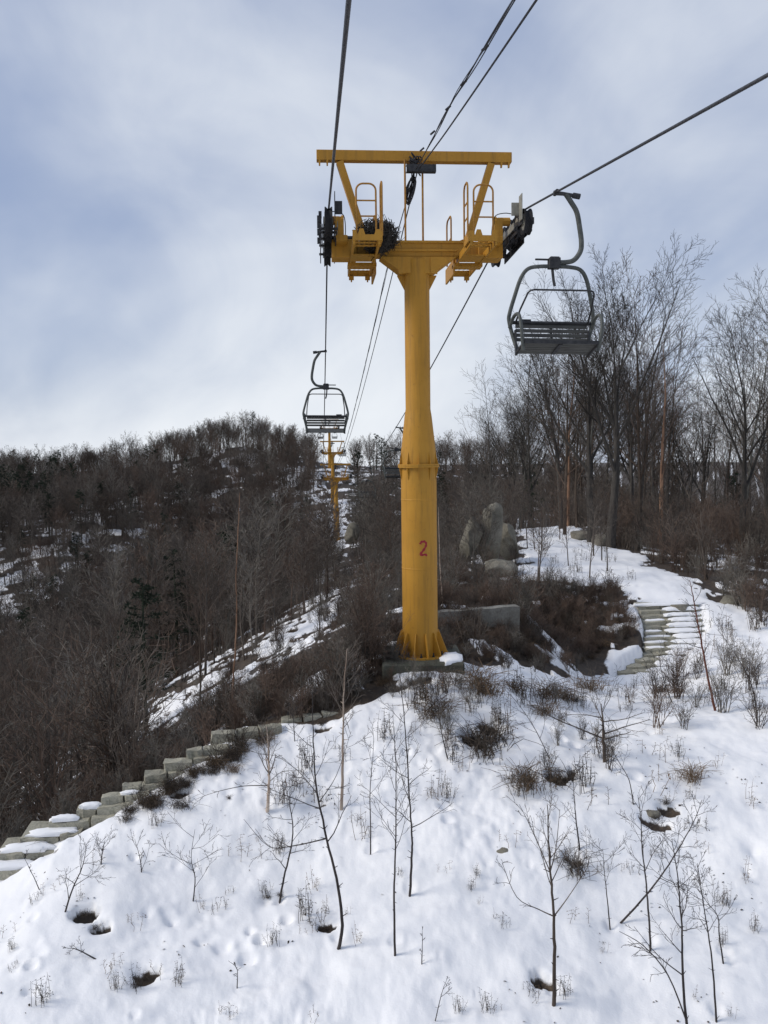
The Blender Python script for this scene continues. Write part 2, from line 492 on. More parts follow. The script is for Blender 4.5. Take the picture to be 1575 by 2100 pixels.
SNOW_FIELD = plan([(0, 1802), (105, 1760), (235, 1668), (330, 1612), (430, 1545), (525, 1508), (690, 1472), (720, 1448), (800, 1432), (880, 1405), (955, 1368),
                   (1080, 1378), (1180, 1388), (1215, 1368), (1255, 1345), (1310, 1330), (1318, 1290), (1306, 1250), (1282, 1215), (1190, 1198), (1085, 1196), (1010, 1212),
                   (1045, 1178), (1105, 1150), (1062, 1120), (1052, 1072), (1090, 1074), (1190, 1087), (1232, 1117), (1300, 1138), (1350, 1175), (1430, 1205), (1470, 1240), (1560, 1252), (1575, 1262)])
SNOW_FIELD += [(12, 20), (30, 14), (30, -30), (-12, -30), (-9, 8)]
PATCHES = [   # plan polygon, share of snow
    (plan([(318, 1490), (325, 1420), (470, 1335), (630, 1245), (735, 1165), (765, 1180), (720, 1250), (690, 1330), (560, 1390), (470, 1440), (390, 1520)]), 0.54),
    (plan([(0, 985), (160, 950), (330, 1000), (340, 1080), (250, 1240), (0, 1290)], 200), 0.36),
    (plan([(560, 960), (745, 960), (790, 1010), (760, 1075), (640, 1090), (560, 1050)], 200), 0.55),
    (plan([(600, 1085), (730, 1075), (690, 1180), (640, 1240), (590, 1200)], 200), 0.55),
    (plan([(330, 985), (620, 905), (640, 960), (430, 1060)], 200), 0.42),
    (plan([(950, 1150), (1000, 1130), (1060, 1180), (960, 1190)], 60), 0.5),
    (plan([(1330, 1130), (1575, 1110), (1575, 1260), (1440, 1215)], 60), 0.5),
    (plan([(1080, 1230), (1260, 1220), (1300, 1330), (1140, 1370), (1070, 1330)], 60), 0.26),
    (plan([(480, 1500), (640, 1400), (760, 1380), (780, 1440), (690, 1470)], 60), 0.38),
    (plan([(830, 1440), (830, 1370), (980, 1350), (1090, 1380), (1000, 1440)], 60), 0.70),
]
BARE = [(180, 1895, 0.19, 0.08), (205, 1925, 0.12, 0.07), (298, 2022, 0.15, 0.06), (372, 1640, 0.17, 0.1), (335, 1640, 0.08, 0.06), (500, 1625, 0.07, 0.05), (985, 1525, 0.34, 0.14), (1145, 1598, 0.28, 0.1),
        (1085, 1600, 0.14, 0.08), (1178, 1772, 0.14, 0.09), (660, 1497, 0.17, 0.12), (1345, 1690, 0.20, 0.1), (1365, 1665, 0.17, 0.1), (548, 1845, 0.10, 0.07), (575, 1848, 0.08, 0.06), (668, 1915, 0.14, 0.07),
        (1110, 2035, 0.14, 0.05), (1180, 1432, 0.15, 0.07), (1395, 1735, 0.07, 0.05), (1500, 2000, 0.05, 0.04), (760, 1548, 0.07, 0.05), (410, 1942, 0.06, 0.09), (300, 1885, 0.06, 0.08), (350, 1897, 0.07, 0.09), (512, 1925, 0.05, 0.07),
        (1010, 1500, 0.2, 0.1), (440, 1610, 0.06, 0.04), (470, 1640, 0.09, 0.06), (655, 1645, 0.16, 0.08), (1545, 1757, 0.08, 0.06), (1335, 1515, 0.1, 0.05), (1570, 1660, 0.1, 0.06)]
_BARE = [(hit(a, b), r_, dep) for a, b, r_, dep in BARE]
rngf = np.random.default_rng(5)
_FOOT = []                                     # old footprints and dimples in the snow
for (ax, ay, bx, by, nn) in [(330, 1880, 560, 1990, 6), (250, 1760, 430, 1800, 4), (640, 1600, 960, 1530, 6), (1100, 1500, 1350, 1640, 8), (80, 1860, 60, 2080, 6), (880, 1650, 1040, 1850, 5), (500, 1985, 600, 1890, 5)]:
    for k in range(nn):
        t = (k + 0.5) / nn
        w = hit(ax + (bx - ax) * t + rngf.normal(0, 9), ay + (by - ay) * t + rngf.normal(0, 7))
        _FOOT.append((w.x, w.y, rngf.uniform(0.05, 0.10), rngf.uniform(0.015, 0.05)))
for k in range(30):
    w = hit(rngf.uniform(-40, 1620), 1480 + 640 * rngf.random())
    _FOOT.append((w.x, w.y, rngf.uniform(0.02, 0.06), rngf.uniform(0.008, 0.03)))
_STEM = []                                     # wells round stems, filled by the saplings' list below

# lift line
LDIR = Vector((-0.074, 1, 0))
T2 = P(862, 1341, 15.0)                        # foot of the near tower
def line_x(d, off=0.0):
    return T2.x + LDIR.x * (d - 15.0) + off
LRZ = math.atan2(-LDIR.x, LDIR.y)              # towers turn with the line

# left stairway: right front corner of each step's top, pixel and distance
LST = []
for lx, rx, y, d in [(-52, 78, 1786, 10.85), (-12, 118, 1750, 11.08), (38, 168, 1716, 11.31), (98, 236, 1682, 11.50), (155, 276, 1657, 11.64), (207, 308, 1630, 11.78), (249, 352, 1608, 11.92), (294, 400, 1583, 12.06), (334, 430, 1558, 12.2), (380, 470, 1535, 12.34)]:
    LST.append((P(lx, y + 5, d - 0.06), P(rx, y - 6, d + 0.05)))
# right stairway: left front end and right front end of each step
RST = []
for k in range(14):
    t = k / 13
    lx = 1250 + 74 * min(1, t * 3.2) - 14 * max(0, (t - 0.75) * 4)
    rx = 1385 + 62 * min(1, t * 2.0) - 14 * max(0, (t - 0.6) * 2.5)
    y = 1392 - 150 * t ** 0.95
    RST.append((P(lx, y, 20.0 + 3.3 * t), P(rx, y - 4, 20.1 + 3.3 * t)))
_LPOLY = [tuple(a[:2]) for a, b in LST] + [tuple((b + Vector((0.02, 0, 0)))[:2]) for a, b in reversed(LST)]
_RPOLY = [tuple(a[:2]) for a, b in RST] + [tuple(b[:2]) for a, b in reversed(RST)]
_LC = np.array([tuple((a + b) / 2) for a, b in LST])
_RC = np.array([tuple((a + b) / 2) for a, b in RST])
def _ramp_z(x, y, c):
    """height of the nearest point of a centre line"""
    best = np.full_like(x, 1e18); z = np.zeros_like(x)
    for i in range(len(c) - 1):
        e = c[i + 1] - c[i]
        t = np.clip(((x - c[i, 0]) * e[0] + (y - c[i, 1]) * e[1]) / (e[0] ** 2 + e[1] ** 2), 0, 1)
        d = (x - c[i, 0] - t * e[0]) ** 2 + (y - c[i, 1] - t * e[1]) ** 2
        zz = c[i, 2] + t * e[2]
        z = np.where(d < best, zz, z); best = np.minimum(best, d)
    return z

def snow_amount(x, y):
    """1 snow, 0 bare litter"""
    edge = fbm(x, y, 0.9, 5, 3) * 0.55 + fbm(x, y, 4.5, 3, 8) * 0.12
    sd = poly_sd(x, y, SNOW_FIELD)
    dist = np.hypot(x, y)
    s = sstep(-0.10, 0.16, sd + edge * np.clip(dist / 22, 0.35, 1.5))
    wx = fbm(x, y, 0.4, 3, 61) * 1.2; wy = fbm(x, y, 0.4, 3, 67) * 1.2
    n = fbm(x + wx, y + wy, 0.45, 5, 11, 0.62) * 0.5 + 0.5 + fbm(x, y, 2.6, 3, 21) * 0.08
    nn = fbm(x + wx * .4, y * .7 + wy * .4, 1.5, 4, 15, 0.65) * 0.62 + 0.5
    kk = sstep(60, 45, dist)
    n = n * (1 - kk) + (0.35 * n + 0.65 * nn) * kk
    cov = np.where(dist > 60, 0.24, 0.20) + 0 * x
    for poly, c in PATCHES:
        w = sstep(-1.5, 1.5, poly_sd(x, y, poly) + edge)
        cov = cov * (1 - w) + c * w
    patch = sstep(-0.02, 0.05, n - (0.73 - 0.46 * cov))
    s = np.maximum(s, patch)
    for w, r_, dep in _BARE:
        m = (np.abs(x - w.x) < 1.5) & (np.abs(y - w.y) < 1.5)
        if r_ > 0.11 and m.any():
            dx, dy = x[m] - w.x, y[m] - w.y
            q = np.hypot(dx, dy * 1.5) / (r_ * 0.85) + fbm(dx + w.x, dy + w.y, 5, 4, 31, 0.55) * 1.1
            s[m] *= sstep(0.75, 1.1, q)
    return s
def h_full(x, y, s=None):
    x = np.atleast_1d(np.asarray(x, float)); y = np.atleast_1d(np.asarray(y, float))
    z = h_base(x, y)
    dist = np.hypot(x, y)
    z = z + fbm(x, y, 0.35, 4, 2) * 0.10 + fbm(x, y, 0.06, 3, 5) * np.clip((dist - 20) / 60, 0, 1) * 1.1
    # the gully bank right of the retaining wall and the drop behind the left stairway
    if s is not None:
        drift = fbm(x, y, 0.8, 3, 41) * 0.08 + fbm(x, y, 2.3, 4, 43) * 0.055 + fbm(x, y, 6.0, 4, 47, .6) * 0.036 * sstep(-.25, .35, fbm(x, y, .55, 3, 49)) + fbm(x, y, 15.0, 3, 53) * 0.005
        z = z + s * (0.09 + drift) + (1 - s) * fbm(x, y, 3.0, 4, 51) * 0.05
        near = np.nonzero((dist < 25) & (np.abs(x) < 13))[0]
        xn, yn = x[near], y[near]
        for w, r_, dep in _BARE:
            q = np.hypot(xn - w.x, yn - w.y) / r_
            z[near] -= dep * np.exp(-q * q * 1.2)
        for fx, fy, r_, dep in _FOOT + _STEM:
            m = near[(np.abs(xn - fx) < r_ * 3) & (np.abs(yn - fy) < r_ * 3)]
            if len(m):
                q = np.hypot(x[m] - fx, (y[m] - fy)) / r_
                z[m] -= dep * (np.exp(-(q ** 4)) - 0.25 * np.exp(-((q - 1.5) ** 2) * 4))
    # keep the ground under the stone steps and the footing
    for poly, c, lo in ((_LPOLY, _LC, 0.13), (_RPOLY, _RC, 0.11)):
        m = (np.abs(x - c[:, 0].mean()) < 7) & (np.abs(y - c[:, 1].mean()) < 7)
        if m.any():
            sd = poly_sd(x[m], y[m], poly)
            w = sstep(-0.16, 0.0, sd)
            zr = _ramp_z(x[m], y[m], c) - lo
            z[m] = z[m] * (1 - w) + np.minimum(z[m], zr) * w
    m = (np.abs(x - T2.x - 0.1) < 2.0) & (np.abs(y - 15) < 2.0)
    if m.any():
        w = sstep(-0.15, 0.0, np.minimum(0.66 - np.abs(x[m] - T2.x - 0.02), 0.72 - np.abs(y[m] - 15)))
        z[m] = z[m] * (1 - w) + np.minimum(z[m], T2.z - 0.10) * w
    return z
GRID = {}
def h_grid(x, y, which='z'):
    """bilinear look-up in the built ground sheet"""
    x = np.atleast_1d(np.asarray(x, float)); y = np.atleast_1d(np.asarray(y, float))
    a = np.degrees(np.arctan2(x, y)); r = np.hypot(x, y)
    A, Q, Z = GRID['a'], GRID['r'], GRID[which]
    i = np.clip(np.searchsorted(A, a) - 1, 0, len(A) - 2); j = np.clip(np.searchsorted(Q, r) - 1, 0, len(Q) - 2)
    u = np.clip((a - A[i]) / (A[i + 1] - A[i]), 0, 1); v = np.clip((r - Q[j]) / (Q[j + 1] - Q[j]), 0, 1)
    return (Z[j, i] * (1 - u) + Z[j, i + 1] * u) * (1 - v) + (Z[j + 1, i] * (1 - u) + Z[j + 1, i + 1] * u) * v
def ground(x, y):
    return float(h_grid([x], [y])[0])
def G(px, d, sink=0.0):
    """ground point in a pixel column, d metres ahead"""
    z = -5.0
    T = CAM_R.transposed()
    u = (px - 787.5) / FPX
    for _ in range(4):
        v0 = T @ Vector((0, d, z)); vx = T @ Vector((1, 0, 0))
        x = -(u * v0.z + v0.x) / (vx.x + u * vx.z)
        z = ground(x, d)
    return Vector((x, d, z - sink))
def H(px, py, sink=0.0):
    """ground point seen at a pixel"""
    w = hit(px, py, h_grid)
    return Vector((w.x, w.y, ground(w.x, w.y) - sink))

# stems that stand in the near snow (pixel of the foot), used for the wells and for the plants further down
STEMS = [(692, 1945), (810, 1960), (840, 1845), (760, 1755), (572, 1855), (700, 1660), (548, 1665), (1135, 2062), (1335, 1955), (1470, 2098), (1485, 1975), (1252, 1910), (1240, 1565)]
for a in STEMS:
    w = hit(*a)
    _STEM.append((w.x, w.y, 0.07, 0.035))

def build_ground():
    ang = np.concatenate([np.arange(-180, -60, 6.0), np.arange(-60, -30, 1.0), np.arange(-30, 30.001, 0.13), np.arange(31, 60, 1.0), np.arange(60, 180, 6.0)])
    rad = np.concatenate([np.arange(1.5, 7, 0.25), np.arange(7, 17.5, 0.045), 17.5 * 1.0075 ** np.arange(0, 141), 50.5 * 1.008 ** np.arange(0, 228), 310 * 1.3 ** np.arange(0, 9)])
    A, Rr = np.meshgrid(np.radians(ang), rad)
    x = (np.sin(A) * Rr).ravel(); y = (np.cos(A) * Rr).ravel()
    s = snow_amount(x, y); z = h_full(x, y, s)
    na, nr = len(ang), len(rad)
    GRID.update(a=ang, r=rad, z=z.reshape(nr, na), s=s.reshape(nr, na))
    idx = np.arange(na * nr).reshape(nr, na)
    nxt = np.roll(idx, -1, axis=1)
    quads = np.stack([idx[:-1], nxt[:-1], nxt[1:], idx[1:]], -1).reshape(-1, 4)[:, ::-1]
    me = bpy.data.meshes.new('ground')
    nv, nf = len(x) + 1, len(quads) + na
    co = np.concatenate([np.stack([x, y, z], 1).ravel(), [0, 0, float(z[:na].mean())]])
    tris = np.stack([np.full(na, len(x)), nxt[0], idx[0]], -1)
    loops = np.concatenate([quads.ravel(), tris.ravel()])
    starts = np.concatenate([np.arange(len(quads)) * 4, len(quads) * 4 + np.arange(na) * 3])
    me.vertices.add(nv); me.vertices.foreach_set('co', co)
    me.loops.add(len(loops)); me.loops.foreach_set('vertex_index', loops.astype(np.int32))
    me.polygons.add(nf); me.polygons.foreach_set('loop_start', starts.astype(np.int32))
    me.polygons.foreach_set('use_smooth', np.ones(nf, bool))
    at = me.attributes.new('snow', 'FLOAT', 'POINT'); at.data.foreach_set('value', np.concatenate([s, [1.0]]).astype(np.float32))
    me.update(); me.validate()
    t = NT('snow_and_leaf_litter')
    a = t.new('ShaderNodeAttribute', attribute_name='snow').outputs['Fac']
    pos = t.coord('Object')
    fine = t.noise(7.0, 6, 0.7, pos)
    k = t.math('ADD', a, t.math('MULTIPLY', t.math('SUBTRACT', fine, 0.5), 0.9))
    fac = t.ramp(k, [(0.36, (0, 0, 0)), (0.62, (1, 1, 1))])
    litter = t.ramp(t.noise(11.0, 6, 0.75, pos), [(0.3, (0.022, 0.017, 0.013)), (0.5, (0.060, 0.043, 0.030)), (0.72, (0.125, 0.088, 0.058))])
    litter = t.mix(t.ramp(t.noise(0.35, 3, 0.5, pos), [(0.35, (0, 0, 0)), (0.7, (0.6, 0.6, 0.6))]), litter, (0.05, 0.042, 0.034))
    sn = t.ramp(t.noise(1.4, 5, 0.6, pos), [(0.3, (0.84, 0.84, 0.845)), (0.7, (0.89, 0.887, 0.88))])
    dirt = t.ramp(t.noise(26.0, 5, 0.75, pos), [(0.66, (0, 0, 0)), (0.78, (0.5, 0.5, 0.5))])
    dirt = t.mix(1.0, dirt, t.ramp(t.noise(0.7, 4, 0.6, pos), [(0.5, (0, 0, 0)), (0.62, (1, 1, 1))]), 'MULTIPLY')
    sn = t.mix(dirt, sn, (0.30, 0.24, 0.18))
    col = t.mix(fac, litter, sn)
    hgt = t.math('ADD', t.math('MULTIPLY', t.noise(5.0, 5, 0.6, pos), 1.0), t.math('MULTIPLY', t.noise(28.0, 4, 0.7, pos), 0.35))
    t.bump(hgt, 0.30, 0.035)
    me.materials.append(t.done(col, 0.7))
    o = bpy.data.objects.new('ground', me)
    COL.objects.link(o)
    tag(o, 'snow covered hillside with patches of brown leaf litter', kind='structure')
    return o
build_ground()
# ------------------------------------------------------------------ lift towers
OFF = {-1: -1.52, 1: 1.63}     # the two rope strands either side of the pole
ROPE_H = 7.49         # rope above a tower's foot

def hoop(mb, x, y, w, h, axis, r=0.015, rungs=()):
    """round-topped railing hoop standing at z=6.98; axis 'x' or 'y' is its width direction"""
    ex = Vector((1, 0, 0)) if axis == 'x' else Vector((0, 1, 0))
    c = Vector((x, y, 6.98))
    rr = min(w / 2, 0.11)
    pts = [c - ex * w / 2]
    for k in range(7):
        t = math.pi / 2 * k / 6
        pts.append(c + Vector((0, 0, h - rr)) - ex * (w / 2 - rr) + (-ex * math.cos(t) + Vector((0, 0, 1)) * math.sin(t)) * rr)
    for k in range(7):
        t = math.pi / 2 * k / 6
        pts.append(c + Vector((0, 0, h - rr)) + ex * (w / 2 - rr) + (ex * math.sin(t) + Vector((0, 0, 1)) * math.cos(t)) * rr)
    pts.append(c + ex * w / 2)
    mb.tube(pts, r, 8)
    for z in rungs:
        mb.tube([c - ex * w / 2 + Vector((0, 0, z)), c + ex * w / 2 + Vector((0, 0, z))], r * 0.85, 6)

def make_tower():
    t = empty('lift_tower')
    Y = M['yellow']
    r1, r2, hf = 0.312, 0.217, 3.34
    MB().lathe([(r1, 0.03), (r1, hf - 0.03)], 40).build('lower_pole', Y, t, True)
    MB().lathe([(r1 - 0.004, hf + 0.03), (r1 - 0.004, hf + 0.22), (r2 + 0.02, hf + 0.86), (r2, hf + 0.98), (r2, 6.86)], 40).build('upper_pole', Y, t, True)
    fl = MB().lathe([(r1 - 0.02, hf - 0.03), (0.362, hf - 0.03), (0.362, hf - 0.002), (r1 - 0.02, hf - 0.002)], 40)
    fl.lathe([(r1 - 0.02, hf + 0.002), (0.362, hf + 0.002), (0.362, hf + 0.03), (r1 - 0.02, hf + 0.03)], 40).build('flange', Y, t)
    MB().lathe([(0.2, 0.0), (0.50, 0.0), (0.50, 0.03), (0.2, 0.03)], 40).build('base_plate', Y, t)
    for h in (1.55, 2.75):
        MB().lathe([(r1, h - 0.012), (r1 + 0.004, h - 0.004), (r1 + 0.004, h + 0.004), (r1, h + 0.012)], 40).build('weld_seam', Y, t, True)
    # gussets
    n = 12
    g_base = MB().prism([(r1 - 0.01, 0.03), (0.49, 0.03), (0.485, 0.07), (r1 + 0.035, 0.42), (r1 - 0.01, 0.42)], 0.016, MXZ()).mesh('gusset', Y)
    g_low = MB().prism([(r1 - 0.01, hf - 0.03), (0.355, hf - 0.03), (0.350, hf - 0.06), (r1 + 0.004, hf - 0.24), (r1 - 0.01, hf - 0.24)], 0.012, MXZ()).mesh('gusset', Y)
    g_up = MB().prism([(r1 - 0.02, hf + 0.03), (0.355, hf + 0.03), (0.350, hf + 0.05), (r1 - 0.004, hf + 0.24), (r1 - 0.02, hf + 0.24)], 0.012, MXZ()).mesh('gusset', Y)
    for me, cnt, name in ((g_base, n, 'base_gusset'), (g_low, 10, 'flange_gusset'), (g_up, 10, 'flange_gusset')):
        for k in range(cnt):
            o = bpy.data.objects.new(name, me); COL.objects.link(o); o.parent = t
            o.rotation_euler = (0, 0, 2 * math.pi * (k + 0.35) / cnt)
    bolt = MB().lathe([(0.022, 0.03), (0.022, 0.055), (0.012, 0.055), (0.012, 0.10)], 8).mesh('anchor_bolt', M['dark_steel'])
    for k in range(n):
        a = 2 * math.pi * (k + 0.85) / n
        o = bpy.data.objects.new('anchor_bolt', bolt); COL.objects.link(o); o.parent = t
        o.location = (0.43 * math.cos(a), 0.43 * math.sin(a), 0)
    # head: cross arm with haunches
    arm = MB()
    arm.prism([(-1.42, 6.92), (-0.62, 6.92), (-0.60, 6.90), (0.60, 6.90), (0.62, 6.92), (1.42, 6.92), (1.42, 7.16), (-1.42, 7.16)], 0.30, MXZ())
    arm.build('cross_arm', Y, t, bevel=0.008)
    cap = MB()
    cap.prism([(-0.64, 6.895), (-0.27, 6.62), (0.27, 6.62), (0.64, 6.895)], 0.36, MXZ())
    for s in (-1, 1):
        cap.prism([(s * 0.215, 6.62), (s * 0.33, 6.60), (s * 0.34, 6.68), (s * 0.66, 6.89), (s * 0.215, 6.89)][::s], 0.02, MXZ(0, -0.19))
        cap.prism([(s * 0.20, 6.36), (s * 0.215, 6.36), (s * 0.34, 6.60), (s * 0.34, 6.615), (s * 0.20, 6.615)][::s], 0.02, MXZ(0, 0))
    cap.build('haunch', Y, t)
    MB().prism([(-0.70, 7.02), (0.70, 7.02), (0.66, 6.99), (-0.66, 6.99)], 0.035, MXZ(0, -0.165)).build('arm_rib', Y, t)
    MB().prism([(-0.8, 7.13), (0.8, 7.13), (0.8, 7.165), (-0.8, 7.165)], 0.035, MXZ(0, -0.165)).build('arm_lip', Y, t)
    # lifting frame
    MB().box((-0.02, 0, 8.60), (3.34, 0.16, 0.17)).build('top_beam', Y, t, bevel=0.006)
    for s in (-1, 1):
        MB().bar((s * 1.30, 0, 8.50), (s * 0.88, 0, 7.17), 0.15, 0.12, (1, 0, 0)).build('frame_strut', Y, t)
        for x in (1.62, 1.49):
            MB().prism([(-0.018, 8.53), (0.018, 8.53), (0.012, 8.43), (-0.012, 8.43)], 0.05, MXZ(s * x - 0.02, -0.05)).build('hook_lug', Y, t)
    for x in (-0.20, 0.10):
        MB().tube([(x, -0.12, 7.16), (x, -0.12, 8.52)], 0.017, 8).build('ladder_rod', M['rust'], t)
    MB().prism([(-0.03, 8.515), (0.05, 8.515), (0.025, 8.44), (-0.005, 8.44)], 0.04, MXZ(-0.07, -0.05)).build('cable_lug', Y, t)
    # channel and bundle that carry the cables
    ch = MB().box((0.06, -0.30, 8.33), (0.50, 0.015, 0.10)).box((0.06, -0.25, 8.385), (0.50, 0.11, 0.012)).box((0.06, -0.25, 8.275), (0.50, 0.11, 0.012))
    ch.build('cable_channel', M['dark_steel'], t)
    kn = MB(); rk = random.Random(3)
    for k in range(26):
        c = Vector((-0.02 + rk.uniform(-.06, .06), -0.16 + rk.uniform(-.05, .05), 8.42 + rk.uniform(-.09, .11)))
        kn.tube(smooth_path([c, c + Vector((rk.uniform(-.1, .1), rk.uniform(-.06, .06), rk.uniform(-.1, .1))), c + Vector((rk.uniform(-.1, .1), rk.uniform(-.06, .06), rk.uniform(-.12, .08)))], 3), 0.012, 5)
    for k in range(7):
        c = Vector((-0.09 + rk.uniform(-.02, .02), -0.02, 8.06 + rk.uniform(-.03, .03)))
        a, b = rk.uniform(.05, .075), rk.uniform(.17, .24)
        kn.tube([c + Vector((math.cos(q) * a + math.sin(q) * 0.05, 0.1 * math.sin(q * 2 + k), math.sin(q) * b)) for q in np.linspace(0, 6.28, 15)], 0.011, 5)
    for k in range(7):
        kn.tube(smooth_path([(-0.05 + rk.uniform(-.05, .05), -.1, 8.4), (-0.06 + rk.uniform(-.05, .05), 0, 8.15), (-0.10 + rk.uniform(-.03, .03), .2, 7.88)], 4), 0.012, 5)
    kn.build('cable_bundle', M['cable'], t)
    # work platforms, railings
    for s in (-1, 1):
        xc = s * 0.93
        for sx in (-1, 1):
            MB().box((xc + sx * 0.20, 0.0, 6.90), (0.035, 2.5, 0.11)).build('platform_beam', Y, t)
        MB().box((xc, -0.2, 6.865), (0.365, 0.5, 0.02)).build('platform_plate', Y, t)
        MB().box((xc, 0.30, 6.84), (0.50, 0.28, 0.06)).build('platform_plate', Y, t)
        for k in range(7):
            y = -1.18 + k * 0.2 if k < 3 else 0.52 + (k - 3) * 0.21
            poly = []
            m = 9
            for i in range(m + 1):
                poly.append((-0.18 + 0.36 * i / m, -0.055 + (0.022 if i % 2 else 0)))
            for i in range(m, -1, -1):
                poly.append((-0.18 + 0.36 * i / m, 0.055 - (0.022 if i % 2 else 0)))
            MB().prism(poly, 0.012, Matrix.Translation((xc, y, 6.93))).build('grip_plank', Y, t)
        MB().box((xc, 1.235, 6.90), (0.363, 0.03, 0.10)).build('platform_beam', Y, t)
        for sx in (-1, 1):
            MB().box((xc + sx * 0.15, 1.22, 6.815), (0.09, 0.06, 0.07)).tube([(xc + sx * 0.15, 1.22, 6.79), (xc + sx * 0.15, 1.22, 6.74)], 0.015, 6).build('bracket', Y, t)
        MB().box((xc - s * 0.235, 0.75, 6.83), (0.03, 0.95, 0.26)).build('toe_board', Y, t)
        MB().box((xc - s * 0.235, -1.05, 6.97), (0.03, 0.42, 0.15)).build('toe_board', Y, t)
        MB().prism([(-0.22, -.07), (0.22, -.07), (0.22, 0.10), (0.15, 0.10), (0.12, 0.02), (-0.02, 0.02), (-0.05, 0.11), (-0.11, 0.11), (-0.14, 0.02), (-0.17, 0.09), (-0.22, 0.09)], 0.03, MXZ(xc, -1.245, 6.97)).build('end_bracket', Y, t)
        h = MB(); hoop(h, xc, -1.22, 0.31, 0.80, 'x', rungs=(0.30, 0.54)); h.build('railing_hoop', M['rust'], t, True)
        h = MB(); hoop(h, xc - s * 0.25, -1.05, 0.34, 0.86, 'y', rungs=(0.30, 0.54)); h.build('railing_hoop', M['rust'], t, True)
        h = MB(); hoop(h, xc - s * 0.25, 0.75, 0.5, 0.80, 'y', rungs=(0.40,)); h.build('railing_hoop', M['rust'], t, True)
        h = MB(); hoop(h, xc - s * 0.02, 0.25, 0.30, 0.30, 'x'); h.build('railing_hoop', M['rust'], t, True)
        # arm end, elbow that carries the sheave train
        MB().box((s * 1.25, -0.02, 7.02), (0.42, 0.40, 0.30)).build('arm_end', Y, t, bevel=0.008)
        MB().box((s * 1.33, -0.42, 7.30), (0.14, 0.14, 0.34)).tube([(s * 1.33, -0.42, 7.42), (s * 1.53, -0.42, 7.42)], 0.07, 10).tube([(s * 1.30, -0.42, 7.42), (s * 1.26, -0.42, 7.42)], 0.085, 10).build('elbow', Y, t)
        MB().box((s * 1.30, -0.25, 7.12), (0.2, 0.5, 0.10)).build('arm_end', Y, t, bevel=0.006)
        MB().tube([(s * 1.1, -0.05, 7.22), (s * 1.50, -0.05, 7.22)], 0.045, 10).build('axle', M['dark_steel'], t)
        # sheave train along the rope
        xs = OFF[s]
        def zr(y): return ROPE_H - 0.06 * y * y
        rw = 0.185
        ys = [-1.18 + 0.472 * k for k in range(6)]
        wheel = MB().lathe([(0.03, -0.035), (rw - 0.05, -0.045), (rw - 0.03, -0.06), (rw + 0.018, -0.06), (rw + 0.018, -0.045), (rw - 0.012, -0.014), (rw - 0.012, 0.014), (rw + 0.018, 0.045), (rw + 0.018, 0.06), (rw - 0.03, 0.06), (rw - 0.05, 0.045), (0.03, 0.045)], 28, Matrix.Rotation(R(90), 4, 'Y')).mesh('sheave_wheel', M['rubber'], True)
        hubm = MB().lathe([(0.055, -0.066), (0.055, 0.066)], 12, Matrix.Rotation(R(90), 4, 'Y')).lathe([(rw - 0.055, -0.049), (rw - 0.055, 0.049)], 24, Matrix.Rotation(R(90), 4, 'Y')).mesh('wheel_disc', M['galv'], True)
        for y in ys:
            o = bpy.data.objects.new('sheave_wheel', wheel); COL.objects.link(o); o.parent = t
            o.location = (xs, y, zr(y) - rw)
            c = bpy.data.objects.new('wheel_disc', hubm); COL.objects.link(c); c.parent = o
        fr = MB()
        for k in range(3):                       # rocker under each pair, both cheeks
            ya, yb = ys[2 * k], ys[2 * k + 1]
            for sx in (-1, 1):
                fr.bar((xs + sx * 0.075, ya - 0.05, zr(ya) - rw), (xs + sx * 0.075, yb + 0.05, zr(yb) - rw), 0.014, 0.09)
        for sx in (-1, 1):
            fr.bar((xs + sx * 0.10, -1.0, zr(-1) - rw - 0.09), (xs + sx * 0.10, 0.30, zr(.3) - rw - 0.10), 0.016, 0.12)
            fr.bar((xs + sx * 0.125, -0.5, zr(-.5) - rw - 0.17), (xs + sx * 0.125, 1.0, zr(1) - rw - 0.15), 0.016, 0.13)
        for y in (-0.95, -0.6, -0.1, 0.35, 0.85):
            fr.tube([(xs - 0.15, y, zr(y) - rw - 0.10), (xs + 0.15, y, zr(y) - rw - 0.10)], 0.022, 8)
        fr.build('rocker_frame', M['dark_steel'], t)
        MB().bar((xs - s * 0.145, -0.95, zr(-.95) - rw - 0.03), (xs - s * 0.145, 0.1, zr(.1) - rw - 0.08), 0.012, 0.10).build('rocker_cheek', M['galv'], t)
        MB().box((xs - s * 0.10, -1.22, 7.43), (0.012, 0.20, 0.40)).build('rope_catcher', M['galv'] if s > 0 else M['dark_steel'], t)
        MB().box((xs - s * 0.16, -1.10, 7.44), (0.12, 0.03, 0.20)).build('rope_catcher', M['galv'] if s > 0 else M['dark_steel'], t)
        gm = MB().box((0.13, 0, -0.06), (0.05, 0.07, 0.10)).box((0.15, -0.05, -0.14), (0.06, 0.06, 0.10)).mesh('rope_guide', M['dark_steel'])
        for y in (-0.9, -0.4, 0.1, 0.6):
            o = bpy.data.objects.new('rope_guide', gm); COL.objects.link(o); o.parent = t
            o.location = (xs, y, zr(y)); o.scale = (s, 1, 1)
        MB().tube(smooth_path([(s * 1.55, -0.6, 7.50), (s * 1.40, -0.58, 7.52), (s * 1.26, -0.5, 7.48), (s * 1.23, -0.4, 7.25), (s * 1.26, -0.3, 7.12)], 5), 0.008, 5).build('signal_wire', M['cable'], t)
    return t

tower = make_tower()
